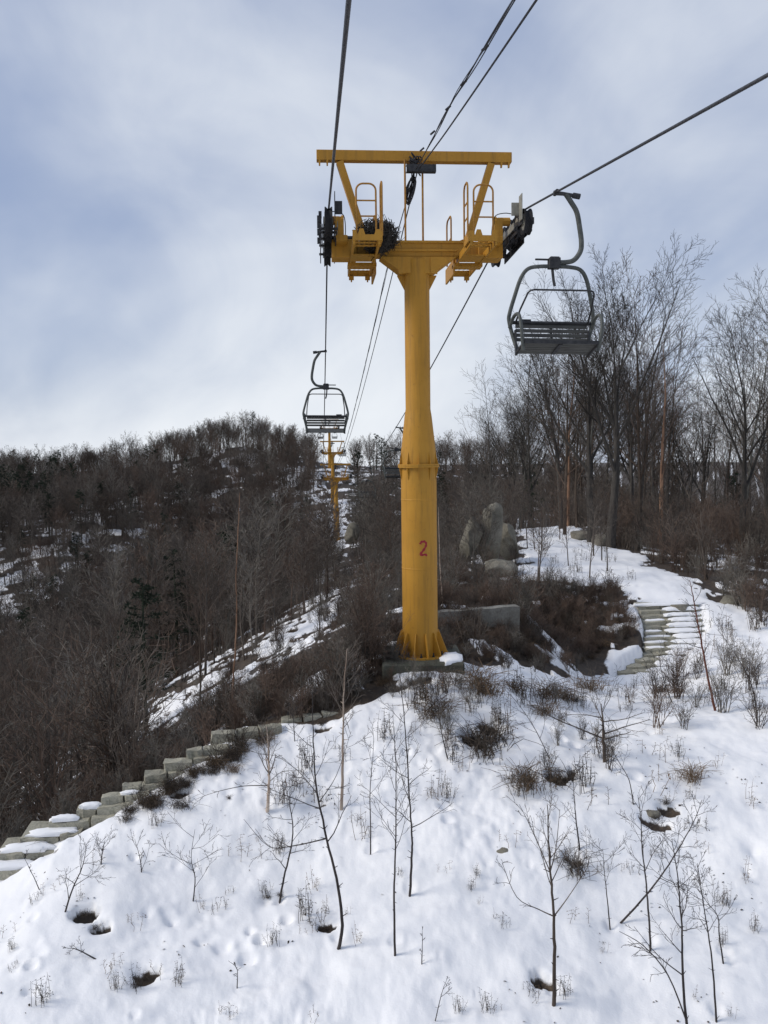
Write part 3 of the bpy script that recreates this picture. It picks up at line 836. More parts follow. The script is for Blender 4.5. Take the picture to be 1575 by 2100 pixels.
# the painted figure on the near tower's pole
def painted_two(parent):
    st = [(-0.058, 0.070), (-0.045, 0.100), (-0.012, 0.118), (0.028, 0.110), (0.048, 0.078), (0.040, 0.035), (0.005, -0.025), (-0.040, -0.078), (-0.062, -0.112)]
    pts = smooth_path([(a, 0, b) for a, b in st], 5)
    mb = MB(); r = 0.3145
    def wrap(x, z):
        a = -math.pi / 2 + x / r + 0.055 + 0.066
        return Vector((r * math.cos(a), r * math.sin(a), z + 1.92))
    def ribbon(pts, w):
        b = len(mb.v)
        for i, p in enumerate(pts):
            d = (pts[min(i + 1, len(pts) - 1)] - pts[max(i - 1, 0)]).normalized()
            nx, nz = -d.z, d.x
            ww = w * (1 + 0.25 * math.sin(i * 1.1))
            mb.v.append(wrap(p.x + nx * ww, p.z + nz * ww)); mb.v.append(wrap(p.x - nx * ww, p.z - nz * ww))
        for i in range(len(pts) - 1):
            mb.f.append((b + 2 * i, b + 2 * i + 1, b + 2 * i + 3, b + 2 * i + 2))
    ribbon(pts, 0.019)
    ribbon([Vector((x, 0, -0.113 + 0.006 * math.sin(x * 90))) for x in np.linspace(-0.066, 0.066, 9)], 0.018)
    o = mb.build('painted_number', M['red_paint'], parent)
    o['label'] = 'red hand painted figure 2 on the pole'
tower.location = T2
tower.rotation_euler = (0, 0, LRZ)
tag(tower, 'large yellow lift tower with a red 2 on its pole, nearest of all', 'lift tower', 'yellow lift towers up the line')
def foot_z(d, want):
    return want
TOW = [(15.0, T2.z)]
for d, z, lab in ((95.0, -9.9, 'small yellow lift tower across the dip, next one behind the large tower'),
                  (117.0, -6.5, 'distant yellow lift tower, middle one of the three far towers'),
                  (150.0, -2.55, 'farthest yellow lift tower on the skyline below the hanging chair')):
    c = copy_tree(tower)
    zz = ground(line_x(d), d)
    c.location = (line_x(d), d, zz - 0.05)
    TOW.append((d, zz - 0.05))
    c['label'] = lab
painted_two(tower)

f = MB().box((T2.x + 0.02, 14.99, T2.z - 0.33), (1.40, 1.46, 0.66)).build('concrete_footing', M['moss_concrete'], None, bevel=0.03)
FOOTING = f
tag(f, 'dark mossy concrete footing block under the large yellow tower', 'footing')

# ------------------------------------------------------------------ ropes
def rope_z(d):
    za = T2.z + ROPE_H
    if d < 13.8: return za - 0.0864 - 0.15 * (13.8 - d)
    if d <= 16.2: return za - 0.06 * (d - 15) ** 2
    d0, z0, s0 = 16.2, za - 0.0864, -0.145
    for i, (dt, zt) in enumerate(TOW[1:]):
        if d <= dt:
            z1 = zt + ROPE_H; L = dt - d0; u = d - d0
            if i == 0:
                return z0 + s0 * u + (z1 - z0 - s0 * L) / (L * L) * u * u
            return z0 + (z1 - z0) * u / L - 0.00055 * u * (L - u)
        d0, z0 = dt, zt + ROPE_H
    return z0 + 0.02 * (d - d0)
def make_rope(side, label):
    mb = MB()
    ds = list(np.arange(-25, -0.5, 0.6)) + list(np.arange(-0.5, 11.0, 0.022)) + list(np.arange(11.0, 20, 0.25)) + list(np.arange(20, 330, 1.5))
    n = 18
    for i, d in enumerate(ds):
        c = Vector((line_x(d) + OFF[side], d, rope_z(d)))
        for k in range(n):
            t = 2 * math.pi * k / n
            tw = d * 2 * math.pi / 0.24
            rr = 0.0148 * (1 + 0.13 * abs(math.cos(3 * (t - tw)))) if d < 11 else 0.0155
            mb.v.append(c + Vector((math.cos(t), 0.074 * math.cos(t), math.sin(t))) * rr)
        if i:
            b = (i - 1) * n
            for k in range(n):
                mb.f.append((b + k, b + (k + 1) % n, b + n + (k + 1) % n, b + n + k))
    o = mb.build('haul_rope', M['rope'], None, True)
    tag(o, label, 'wire rope')
make_rope(-1, 'twisted steel haul rope passing overhead and over the left sheaves')
make_rope(1, 'twisted steel haul rope running over the right sheaves to the upper right')
def make_cables():
    # along the middle of the line, hung under the top beam of each tower
    def cz(d, sag=0.0):
        za = T2.z + 8.36
        if d <= 15: return za - 0.165 * (15 - d) + 0.0009 * (15 - d) ** 2
        d0, z0 = 15.0, za
        for i, (dt, zt) in enumerate(TOW[1:]):
            if d <= dt:
                z1 = zt + 8.3; L = dt - d0; u = d - d0
                return z0 + (z1 - z0) * u / L - 0.0007 * u * (L - u) * (1 if i == 0 else 0.6)
            d0, z0 = dt, zt + 8.3
        return z0
    ds = list(np.arange(-20, 15, 0.35)) + list(np.arange(15, 150, 1.0))
    MB().tube([(line_x(d, 0.03 + 0.02 * max(0, min(1, (15 - d) / 3))), d, cz(d) + 0.02) for d in ds], 0.011, 6).build('messenger_cable', M['cable'])
    tag(bpy.data.objects['messenger_cable'], 'straight thick messenger cable running up to the middle of the tower beam', 'cable')
    rk = random.Random(9)
    root = empty('signal_cable', (line_x(15), 15, cz(15)))
    tag(root, 'loose bundle of thin signal cables tied together above the straight messenger cable', 'cable')
    off = Vector(root.location)
    for j, (dx, dz, r) in enumerate(((-0.10, 0.04, 0.008), (-0.09, 0.025, 0.006), (-0.108, 0.03, 0.005))):
        pts = []
        for d in ds:
            k = max(0.0, min(1.0, abs(15 - d) / 5))
            w = 0.008 * math.sin(d * 2.1 + j * 2.0) * k * (0.6 + 0.4 * math.sin(d * .7))
            pts.append(Vector((line_x(d, dx * k + w - 0.02), d, cz(d) + dz * k + 0.01 * math.cos(d * 1.7 + j) * k)) - off)
        MB().tube(pts, r, 5).build('cable_strand', M['cable'], root)
    tie = MB().tube([(-0.03, 0, -.02), (0.03, 0, .03)], 0.014, 6).mesh('cable_tie', M['cable'])
    for d in (5.5, 7.0, 8.3, 9.5, 10.6, 12.0, 13.2):
        o = bpy.data.objects.new('cable_tie', tie); COL.objects.link(o); o.parent = root
        o.location = Vector((line_x(d, -0.11), d, cz(d) + 0.04)) - off
make_cables()

# ------------------------------------------------------------------ chairs
def make_chair(bar_angle):
    """hangs from its grip at the origin, faces +Y, hanger bows towards -X"""
    c = empty('lift_chair')
    T, D, S = M['grey_tube'], M['dark_steel'], M['slat']
    MB().tube([(0.035, 0, -0.005), (-0.10, 0, -0.015), (-0.30, 0, -0.045)], [0.035, 0.028, 0.028], 10).tube([(-0.24, 0, -0.035), (-0.34, 0, -0.05)], 0.042, 10).tube([(0, -0.07, 0.0), (0, 0.07, 0.0)], 0.034, 10).build('rope_grip', D, c, True)
    MB().tube(smooth_path([(-0.14, 0, -0.02), (-0.22, 0, -0.14), (-0.30, 0, -0.28), (-0.345, 0, -0.50), (-0.375, 0, -0.72), (-0.36, 0, -0.86), (-0.27, 0, -0.985), (-0.14, 0, -1.02), (0.0, 0, -1.02)], 5), 0.036, 12).build('hanger_arm', T, c, True)
    MB().box((0.01, 0, -1.04), (0.16, 0.12, 0.16)).box((0.01, 0, -0.955), (0.13, 0.10, 0.02)).tube([(0.28, 0.0, -0.985), (0.01, 0.0, -0.985)], 0.016, 8).build('hanger_joint', D, c, bevel=0.006)
    def side(s):
        return [(0.0 + s * 0.03, 0, -1.085), (s * 0.20, -0.01, -1.085), (s * 0.37, -0.02, -1.12), (s * 0.47, -0.04, -1.26), (s * 0.545, -0.08, -1.52), (s * 0.605, -0.13, -1.78), (s * 0.60, -0.15, -1.90), (s * 0.55, -0.12, -2.12), (s * 0.49, -0.04, -2.36)]
    for s in (-1, 1):
        MB().tube(smooth_path(side(s), 4), 0.029, 10).build('frame_tube', T, c, True)
        MB().tube(smooth_path([(s * 0.60, -0.13, -1.98), (s * 0.585, 0.02, -1.86), (s * 0.575, 0.22, -1.83), (s * 0.57, 0.36, -1.90), (s * 0.555, 0.42, -2.10), (s * 0.52, 0.38, -2.38)], 4), 0.025, 10).build('armrest', T, c, True)
        MB().prism([(-0.13, -2.02), (-0.06, -2.02), (0.02, -2.40), (-0.06, -2.40)], 0.02, MYZ(s * 0.525)).build('side_plate', D, c)
        MB().tube([(s * 0.52, -0.05, -2.39), (s * 0.52, 0.41, -2.275)], 0.022, 8).build('seat_rail', D, c)
    MB().tube([(-0.57, -0.145, -1.90), (0.57, -0.145, -1.90)], 0.028, 8).build('backrest_rail', D, c)
    for k in range(4):
        z = -1.955 - 0.07 * k
        y = -0.135 + 0.018 * k
        MB().box((0, y, z), (1.03, 0.018, 0.052), Euler((R(14), 0, 0))).build('backrest_slat', S, c)
    MB().bar((0, -0.155, -1.91), (0, -0.092, -2.19), 0.03, 0.012, (0, 1, 0)).build('backrest_strut', D, c)
    for k in range(5):
        y = 0.0 + 0.092 * k
        MB().box((0, y, -2.362 + 0.022 * k), (1.0, 0.080, 0.02), Euler((R(13), 0, 0))).build('seat_slat', S, c)
    MB().box((0, 0.425, -2.262), (1.03, 0.03, 0.05)).build('seat_front_rail', D, c)
    MB().box((0, 0.19, -2.335), (0.05, 0.42, 0.02), Euler((R(13), 0, 0))).build('seat_strut', D, c)
    MB().box((0.36, -0.17, -1.87), (0.15, 0.03, 0.05)).build('hinge_block', D, c)
    # safety bar: thin U on pivots at the back
    a = R(bar_angle)
    def sb(x, l): return Vector((x, -0.12 + math.cos(a) * l, -1.92 + math.sin(a) * l))
    MB().tube([sb(-0.52, 0), sb(-0.505, 0.28), sb(-0.46, 0.60), sb(-0.43, 0.645), sb(-0.38, 0.66), sb(0.38, 0.66), sb(0.43, 0.645), sb(0.46, 0.60), sb(0.505, 0.28), sb(0.52, 0)], 0.0135, 8).build('safety_bar', D, c, True)
    MB().tube(smooth_path([(0.035, 0.0, -1.10), (0.03, 0.02, -1.20), (0.02, 0.03, -1.30), (0.0, 0.02, -1.38)], 4), [0.02] * 13, 6).build('dangling_strap', D, c)
    return c
chL = make_chair(97)
chR = make_chair(38)
grp = 'double chairs hanging on the lift'
def hang(c, side, d, label, tilt=0.0):
    c.location = (line_x(d, OFF[side]), d, rope_z(d) - 0.005)
    c.rotation_euler = (0, R(tilt), LRZ + (math.pi if side > 0 else 0))
    c.scale = (1, 1, 0.935)
    tag(c, label, 'lift chair', grp)
hang(chR, 1, 12.2, 'empty double chair nearest the camera, hanging right of the yellow tower', -1.0)
hang(chL, -1, 23.6, 'empty double chair seen from behind, hanging left of the tower against the sky', 0.8)
for side, d, lab in ((1, 37.5, 'dark chair half hidden behind the large tower pole'),
                     (1, 61.5, 'far chair over the dip, right of the small towers'),
                     (1, 86, 'far chair over the snow just right of the second tower pole'),
                     (-1, 102, 'far chair low beside the left of the second tower pole'),
                     (1, 128, 'tiny chair right of the third tower arm'),
                     (-1, 182, 'tiny chair on the skyline left of the far towers, lower of two'),
                     (-1, 205, 'tiny chair on the skyline left of the far towers, upper of two'),
                     (1, 190, 'tiny chair on the skyline right of the farthest tower')):
    c = copy_tree(chR if side > 0 else chL)
    hang(c, side, d, lab)

# ------------------------------------------------------------------ bird nest on the left platform
def make_nest():
    rk = random.Random(12)
    m = Matrix.Translation(T2) @ Matrix.Rotation(LRZ, 4, 'Z')
    o = empty('bird_nest', m @ Vector((-0.70, -0.50, 6.93)), LRZ)
    o.scale = (1.22, 1.2, 1.2)
    tag(o, 'dark stick nest wedged on the left platform of the large tower', 'bird nest')
    core = MB()
    bm = bmesh.new(); bmesh.ops.create_icosphere(bm, subdivisions=3, radius=1)
    for v in bm.verts:
        q = v.co.copy()
        k = 1 + 0.16 * math.sin(q.x * 7 + q.z * 5) * math.cos(q.y * 6)
        v.co = Vector((q.x * 0.125 * k, q.y * 0.16 * k, 0.13 + q.z * 0.085 * k))
    core.v = [v.co.copy() for v in bm.verts]; core.f = [tuple(v.index for v in f.verts) for f in bm.faces]; bm.free()
    core.build('nest_core', M['nest'], o)
    tw = MB()
    for k in range(1300):
        a, b = rk.uniform(0, 6.283), rk.uniform(-0.9, 1.35)
        n = Vector((math.cos(a) * math.cos(b), math.sin(a) * math.cos(b), math.sin(b)))
        c = Vector((n.x * 0.24, n.y * 0.27, 0.18 + n.z * (0.17 if n.z > 0 else 0.20)))
        c = Vector((c.x, c.y, c.z)) * rk.uniform(0.6, 1.12) + Vector((0.05 * math.sin(3 * a), 0, 0.03 * math.cos(2 * a)))
        tdir = n.cross(Vector((rk.gauss(0, 1), rk.gauss(0, 1), rk.gauss(0, 1)))).normalized()
        tdir = (tdir + n * rk.uniform(-0.3, 0.6)).normalized()
        L = rk.uniform(0.08, 0.24) * (1.8 if rk.random() < 0.08 else 1)
        bend = Vector((rk.gauss(0, .02), rk.gauss(0, .02), rk.gauss(0, .02)))
        tw.tube([c - tdir * L * 0.5, c + bend, c + tdir * L * 0.5], [rk.uniform(.004, .007), .0055, .0025], 3, False)
    t = tw.build('nest_twigs', M['nest'], o)
    t['kind'] = 'stuff'
make_nest()
# ------------------------------------------------------------------ stone steps, wall, boulders
def rough_block(rk, L, D, Hh):
    """worn stone block, origin at the middle of its top front edge; x along, y back, z up"""
    bm = bmesh.new()
    bmesh.ops.create_cube(bm, size=1)
    for v in bm.verts:
        v.co = Vector((v.co.x * L, (v.co.y + .5) * D, (v.co.z - .5) * Hh))
    bmesh.ops.subdivide_edges(bm, edges=[e for e in bm.edges if abs((e.verts[0].co - e.verts[1].co).normalized().x) > .9], cuts=2, use_grid_fill=True)
    bmesh.ops.bevel(bm, geom=[e for e in bm.edges if e.calc_face_angle(0) > .5], offset=min(0.012, Hh * 0.1), segments=1, affect='EDGES')
    bmesh.ops.triangulate(bm, faces=[f for f in bm.faces if len(f.verts) > 4])
    for v in bm.verts:
        v.co += Vector((rk.gauss(0, .009), rk.gauss(0, .011), rk.gauss(0, .009)))
    mb = MB(); bm.verts.index_update()
    mb.v = [v.co.copy() for v in bm.verts]; mb.f = [tuple(v.index for v in f.verts) for f in bm.faces]
    bm.free()
    return mb
def place_block(rk, parent, front, along, L, D, Hh, name='step_stone', mat='granite'):
    along = Vector((along.x, along.y, 0)).normalized()
    o = rough_block(rk, L, D, Hh).build(name, M[mat], parent)
    a = math.atan2(along.y, along.x)
    o.location = Vector(front) - Vector(parent.location)
    o.rotation_euler = (rk.gauss(0, .03), rk.gauss(0, .022), a + rk.gauss(0, .03))
    return o
def snow_cap(rk, parent, pts, h):
    """soft low heap over a plan outline (world points on the stone's top)"""
    c = sum((Vector(p) for p in pts), Vector()) / len(pts)
    rings = [(1.0, -0.015), (0.97, 0.35 * h), (0.82, 0.75 * h), (0.5, h)]
    mb = MB(); n = len(pts)
    for k, z in rings:
        for p in pts:
            q = c + (Vector(p) - c) * k * (1 + rk.gauss(0, .07))
            mb.v.append(q + Vector((0, 0, z + rk.gauss(0, .004))) - Vector(parent.location))
    mb.v.append(c + Vector((0, 0, h * 1.05)) - Vector(parent.location))
    for r_ in range(len(rings) - 1):
        for i in range(n):
            mb.f.append((r_ * n + i, r_ * n + (i + 1) % n, (r_ + 1) * n + (i + 1) % n, (r_ + 1) * n + i))
    last = (len(rings) - 1) * n
    for i in range(n):
        mb.f.append((last + i, last + (i + 1) % n, len(mb.v) - 1))
    o = mb.build('snow_cap', M['snow'], parent, True)
    return o
def oval(c, ax, ay, a, b, n=14, rk=None):
    out = []
    for k in range(n):
        t = 2 * math.pi * k / n
        q = 1 + (rk.gauss(0, .08) if rk else 0)
        out.append(c + ax * math.copysign(abs(math.cos(t)) ** .7, math.cos(t)) * a * q + ay * math.copysign(abs(math.sin(t)) ** .7, math.sin(t)) * b * q)
    return out

rk = random.Random(31)
ls = empty('stone_stairway', LST[0][0])
tag(ls, 'grey granite block stairway climbing the left edge of the snow slope', 'stairs', 'granite stairways')
for i, (a, b) in enumerate(LST):
    al = b - a
    L = al.length
    cuts = [0, rk.uniform(.28, .68), 1]
    back = Vector((-al.y, al.x, 0)).normalized()
    for k in range(2):
        q = a + al * (cuts[k] + cuts[k + 1]) / 2
        place_block(rk, ls, q + Vector((0, 0, rk.gauss(-.015, .014))) + back * rk.gauss(0, .012), al, L * (cuts[k + 1] - cuts[k]) - 0.012, 0.5 if i < 3 else 0.17, rk.uniform(0.21, 0.25))
    back = Vector((-al.y, al.x, 0)).normalized()
    if i in (0, 1, 2, 3, 4, 5):
        f0, f1 = ((0.02, .98), (0.04, .9), (0.1, .95), (.0, .45), (.05, .42), (.4, .75))[i]
        snow_cap(rk, ls, oval(a + al * (f0 + f1) / 2 + back * (0.14 if i < 3 else 0.08), al.normalized(), back, L * (f1 - f0) / 2, 0.12 if i < 3 else 0.07, 18, rk), (.05, .06, .045, .05, .06, .03)[i])
# landing kerb stones that carry the edge on towards the tower
kerb = [((431, 1506), (480, 1502), 12.62, 12.66), ((482, 1501), (530, 1496), 12.66, 12.7), ((532, 1494), (578, 1488), 12.75, 12.85), ((577, 1479), (620, 1472), 13.2, 13.25), ((622, 1472), (660, 1465), 13.25, 13.3), ((662, 1465), (712, 1459), 13.3, 13.35)]
for (a, b, da, db) in kerb:
    pa, pb = P(*a, da), P(*b, db)
    place_block(rk, ls, (pa + pb) / 2, pb - pa, (pb - pa).length - 0.01, 0.18, 0.24 if a[0] < 520 else 0.2)
pa, pb = P(893, 1428, 13.75), P(1000, 1415, 13.85)
slab = empty('stone_slab', (pa + pb) / 2)
tag(slab, 'pale stone kerb slab lying in the snow in front of the tower footing', 'stone slab')
place_block(rk, slab, (pa + pb) / 2 - Vector((0.2, 0, 0.01)), pb - pa, (pb - pa).length * 0.56, 0.35, 0.24, 'kerb_stone')
place_block(rk, slab, (pa + pb) / 2 + (pb - pa) * 0.29 + Vector((0, 0, 0.0)), pb - pa, (pb - pa).length * 0.42, 0.35, 0.24, 'kerb_stone')

rs = empty('stone_stairway', RST[0][0])
tag(rs, 'snow covered stone stairway curving up to the path right of the tower', 'stairs', 'granite stairways')
for i, (a, b) in enumerate(RST):
    L = (b - a).length
    al = (b - a)
    nb = 3
    cuts = [0, rk.uniform(.26, .38), rk.uniform(.6, .72), 1]
    for k in range(nb):
        p = a + al * (cuts[k] + cuts[k + 1]) / 2
        place_block(rk, rs, p + Vector((0, 0, rk.gauss(0, .006))), al, L * (cuts[k + 1] - cuts[k]) - 0.01, 0.50, rk.uniform(0.20, 0.24))
    # trodden snow lies over the middle of every tread
    back = Vector((-al.y, al.x, 0)).normalized()
    f0 = rk.uniform(0.26, 0.52); f1 = rk.uniform(0.88, 1.06)
    if i < 3: f0, f1 = 0.5, 1.05
    if i == 13: f0, f1 = -.05, 1.05
    c = a + al * (f0 + f1) / 2 + back * 0.085
    snow_cap(rk, rs, oval(c, al.normalized(), back, L * (f1 - f0) / 2, 0.150, 26, rk), rk.uniform(.045, .08))
    if rk.random() < 0.5:
        c = a + al * (f0 * 0.5) + back * 0.16
        snow_cap(rk, rs, oval(c, al.normalized(), back, L * f0 * 0.42, 0.09, 12, rk), 0.03)

snow_cap(rk, FOOTING, oval(Vector((T2.x + 0.52, 14.62, T2.z - 0.005)), Vector((1, 0, 0)), Vector((0, 1, 0)), 0.2, 0.32, 16, rk), 0.07)
# retaining wall
wa, wb = P(900, 1256, 18.0), P(1066, 1243, 18.4)
w = MB()
dv = (wb - wa); nrm = Vector((-dv.y, dv.x, 0)).normalized()
n = 9
top, bot = [], []
for k in range(n + 1):
    p = wa + dv * k / n
    top.append(p + Vector((0, 0, 0.008 * math.sin(k * 1.9)))); bot.append(Vector((p.x, p.y, -5.0)))
for off in (0.0, 0.26):
    for q in (bot, top):
        for p in q: w.v.append(p + nrm * off)
N = n + 1
for k in range(n):
    w.f.append((k, k + 1, N + k + 1, N + k)); w.f.append((2 * N + k + 1, 2 * N + k, 3 * N + k, 3 * N + k + 1))
    w.f.append((N + k, N + k + 1, 3 * N + k + 1, 3 * N + k)); w.f.append((k + 1, k, 2 * N + k, 2 * N + k + 1))
w.f.append((0, N, 3 * N, 2 * N)); w.f.append((n, 2 * N + n, 3 * N + n, N + n))
wo = w.build('retaining_wall', M['concrete'])
tag(wo, 'low stained concrete retaining wall behind the foot of the yellow tower', 'wall')

def boulder(name, loc, size, seed, label, rot=(0, 0, 0), sharp=0.0, sub=5, group=None):
    rr = random.Random(seed)
    bm = bmesh.new(); bmesh.ops.create_icosphere(bm, subdivisions=sub, radius=1)
    planes = [(Vector((rr.gauss(0, 1), rr.gauss(0, 1), rr.gauss(0, .7))).normalized(), rr.uniform(.52, .86)) for _ in range(13)]
    ph = [rr.uniform(0, 6) for _ in range(6)]
    co = np.array([v.co[:] for v in bm.verts])
    nz = fbm(co[:, 0] * 2 + co[:, 2] * 1.3 + seed, co[:, 1] * 2 - co[:, 2] * 1.7 + seed * .7, 1.4, 6, seed, 0.6) * 0.10
    for v, k in zip(bm.verts, nz):
        q = v.co.copy()
        for pl, dd in planes:
            e = q.dot(pl)
            if e > dd: q -= pl * (e - dd) * 0.9
        q = Vector([math.copysign(abs(c) ** 0.82, c) for c in q]) * (1 + k)
        v.co = Vector((q.x * size[0], q.y * size[1], q.z * size[2]))
    mb = MB(); bm.verts.index_update()
    mb.v = [v.co.copy() for v in bm.verts]; mb.f = [tuple(v.index for v in f.verts) for f in bm.faces]; bm.free()
    o = mb.build(name, M['boulder'], None, True)
    o.location = loc; o.rotation_euler = tuple(R(a) for a in rot)
    tag(o, label, 'boulder', group)
    return o
def BP(px, py, d): return P(px, py, d)
boulder('boulder', BP(1010, 1098, 29.5), (0.48, 0.45, 1.12), 33, 'tallest upright grey boulder beside the snowy path', (0, 7, 20))
boulder('boulder', BP(966, 1105, 29.3), (0.36, 0.45, 0.86), 8, 'slanting slab boulder leaning on the left of the tallest boulder', (0, 17, -15))
boulder('boulder', BP(1040, 1110, 30.5), (0.42, 0.5, 0.72), 14, 'low dark boulder at the right foot of the tallest boulder', (0, -6, 40))
boulder('boulder', BP(1022, 1168, 27.5), (0.60, 0.55, 0.38), 21, 'flat boulder in the snow in front of the upright boulders', (8, 10, 10))
boulder('boulder', BP(1190, 1098, 37.0), (0.5, 0.4, 0.26), 5, 'small boulder at the foot of the trees by the path top', (0, 0, 10), sub=3)
boulder('boulder', BP(1232, 1110, 35.6), (0.42, 0.4, 0.30), 6, 'snow dusted small boulder between two dark trunks by the path', (0, 0, 60), sub=3)
boulder('boulder', BP(722, 1094, 60.0), (0.5, 0.5, 0.8), 17, 'pointed pale boulder on the slope below the small towers', (0, 12, 30), sub=3)
boulder('boulder', BP(1395, 1245, 23.2), (0.28, 0.22, 0.10), 18, 'flat bare stone poking from the snowy path above the steps', (0, 0, 20), sub=3)
boulder('boulder', H(1036, 1752) + Vector((0, 0.04, -.06)), (0.13, 0.09, 0.08), 19, 'added flat stone standing in for the dark opening under a snow lip, middle of the slope', (0, 8, 10), sub=3)  # added stone, stands in for a dark opening below the snow lip
boulder('boulder', H(1340, 1668) + Vector((0, 0.05, -.05)), (0.15, 0.12, 0.10), 20, 'grey stone in the hollow under the bent branch on the slope', (0, 8, 50), sub=3)
boulder('boulder', H(1500, 1235) + Vector((0, 0, -.05)), (0.5, 0.4, 0.28), 22, 'rounded stone half under snow right of the path', (0, 0, 50), sub=3)
# ------------------------------------------------------------------ trees and plants
def rot_about(v, axis, a):
    return Matrix.Rotation(a, 3, axis) @ v
def grow(out, rk, p, d, L, r, lev, spec):
    sp = spec[lev]
    n = sp.get('seg', 4)
    pts, rad = [p.copy()], [r]
    step = L / n
    end = sp.get('end', 0.35)
    d = d.normalized()
    for i in range(n):
        wg = sp.get('wig', 0.15)
        d = d + Vector((rk.gauss(0, wg), rk.gauss(0, wg), rk.gauss(0, wg * .7))) + Vector((0, 0, sp.get('up', 0.0)))
        d.normalize()
        p = p + d * step
        pts.append(p.copy()); rad.append(r * (1 - (1 - end) * (i + 1) / n))
    out.append((pts, rad, sp.get('sides', 3), lev))
    if lev + 1 >= len(spec): return
    m = sp['n']
    if isinstance(m, tuple): m = rk.randint(*m)
    az = rk.uniform(0, 6.283)
    t0 = sp.get('t0', 0.25)
    for k in range(m):
        t = t0 + (1 - t0) * ((k + rk.random()) / m)
        x = min(t * n, n - 1e-4); i = int(x); f = x - i
        q = pts[i].lerp(pts[i + 1], f)
        dd = (pts[i + 1] - pts[i]).normalized()
        az += 2.4 + rk.uniform(-.5, .5)
        a, c = frame_of(dd)
        axis = a * math.cos(az) + c * math.sin(az)
        ang = R(rk.uniform(*sp['ang']))
        cd = rot_about(dd, axis, ang)
        rr = (rad[i] * (1 - f) + rad[i + 1] * f)
        cl = L * rk.uniform(*sp['lr']) * (1 - sp.get('tl', 0.5) * (t - t0) / (1 - t0 + 1e-6))
        grow(out, rk, q, cd, cl, rr * sp.get('rr', 0.55), lev + 1, spec)

def lines_mesh(name, lines, mat, rmin=0.0):
    mb = MB()
    for pts, rad, sides, lev in lines:
        mb.tube(pts, [max(a, rmin) for a in rad], sides, False)
    return mb.mesh(name, mat, True)
def tree_meshes(seed, h, r, spec, bark_m, twig_m, split=1, rmin=0.006, lean=(0, 0)):
    rk = random.Random(seed)
    out = []
    grow(out, rk, Vector((0, 0, -0.25)), Vector((lean[0], lean[1], 1)), h, r, 0, spec)
    tr = [l for l in out if l[3] < split]
    cr = [l for l in out if l[3] >= split]
    return lines_mesh('trunk', tr, bark_m, rmin), lines_mesh('crown', cr, twig_m, rmin)
def put_tree(name, meshes, loc, rz, sc, label, group=None, sz=None, cat='tree'):
    o = empty(name, loc, rz)
    o.scale = (sc, sc, sz or sc)
    tag(o, label, cat, group)
    for me, nm in zip(meshes, ('trunk', 'crown')):
        c = bpy.data.objects.new(nm, me); COL.objects.link(c); c.parent = o
    return o

# fan crowned deciduous trees (right hand wood): short bole, leaders fanning upwards, many fine twigs
def fan_spec(n0=10, n1=12, n2=7, n3=4):
    return [dict(n=n0, seg=7, wig=.045, t0=.36, ang=(12, 34), lr=(.60, .92), tl=.45, rr=.60, end=.06, sides=8),
            dict(n=n1, seg=8, wig=.055, up=.035, t0=.16, ang=(18, 42), lr=(.30, .52), tl=.5, rr=.50, end=.16, sides=5),
            dict(n=n2, seg=5, wig=.07, up=.035, t0=.15, ang=(20, 46), lr=(.34, .58), tl=.4, rr=.52, end=.25, sides=3),
            dict(n=n3, seg=4, wig=.09, up=.03, t0=.15, ang=(20, 48), lr=(.38, .66), tl=.4, rr=.6, end=.35, sides=3),
            dict(n=0, seg=3, wig=.10, up=.02, ang=(0, 0), lr=(0, 0), end=.5, sides=3)]
def upright_spec(n0=16, n1=7, n2=4):
    return [dict(n=n0, seg=8, wig=.05, t0=.25, ang=(22, 52), lr=(.24, .46), tl=.55, rr=.42, end=.05, sides=6),
            dict(n=n1, seg=5, wig=.075, up=.06, t0=.15, ang=(18, 45), lr=(.34, .6), tl=.4, rr=.55, end=.3, sides=3),
            dict(n=n2, seg=4, wig=.10, up=.04, t0=.15, ang=(20, 50), lr=(.38, .66), tl=.4, rr=.6, end=.4, sides=3),
            dict(n=0, seg=3, wig=.12, up=.02, ang=(0, 0), lr=(0, 0), end=.5, sides=3)]
FAN = [tree_meshes(100 + i, 6.2, 0.15, fan_spec(), M['bark_dark'], M['twig_dark'], 2, 0.0034) for i in range(4)]
UPR = [tree_meshes(200 + i, 7.5, 0.075, upright_spec(), (M['bark_dark'], M['bark_brown'], M['bark_grey'])[i % 3], (M['twig'], M['twig_red'], M['twig_grey'])[i % 3], 1, 0.0045) for i in range(5)]
BIR = [tree_meshes(300 + i, 7.5, 0.085, upright_spec(14, 6, 3), (M['bark_orange'], M['bark_birch'])[i % 2], M['twig_red'], 1, 0.005, (0.06 * (1 if i else 1), 0)) for i in range(2)]

def tree_at(kind, idx, base, height, label, group=None, rz=0.0, nat=None, name='bare_tree'):
    nat = nat or {'f': 9.5, 'u': 7.6, 'b': 7.6}[kind]
    me = {'f': FAN, 'u': UPR, 'b': BIR}[kind]
    me = me[idx % len(me)]
    s = height / nat
    return put_tree(name, me, base, rz, s, label, group)
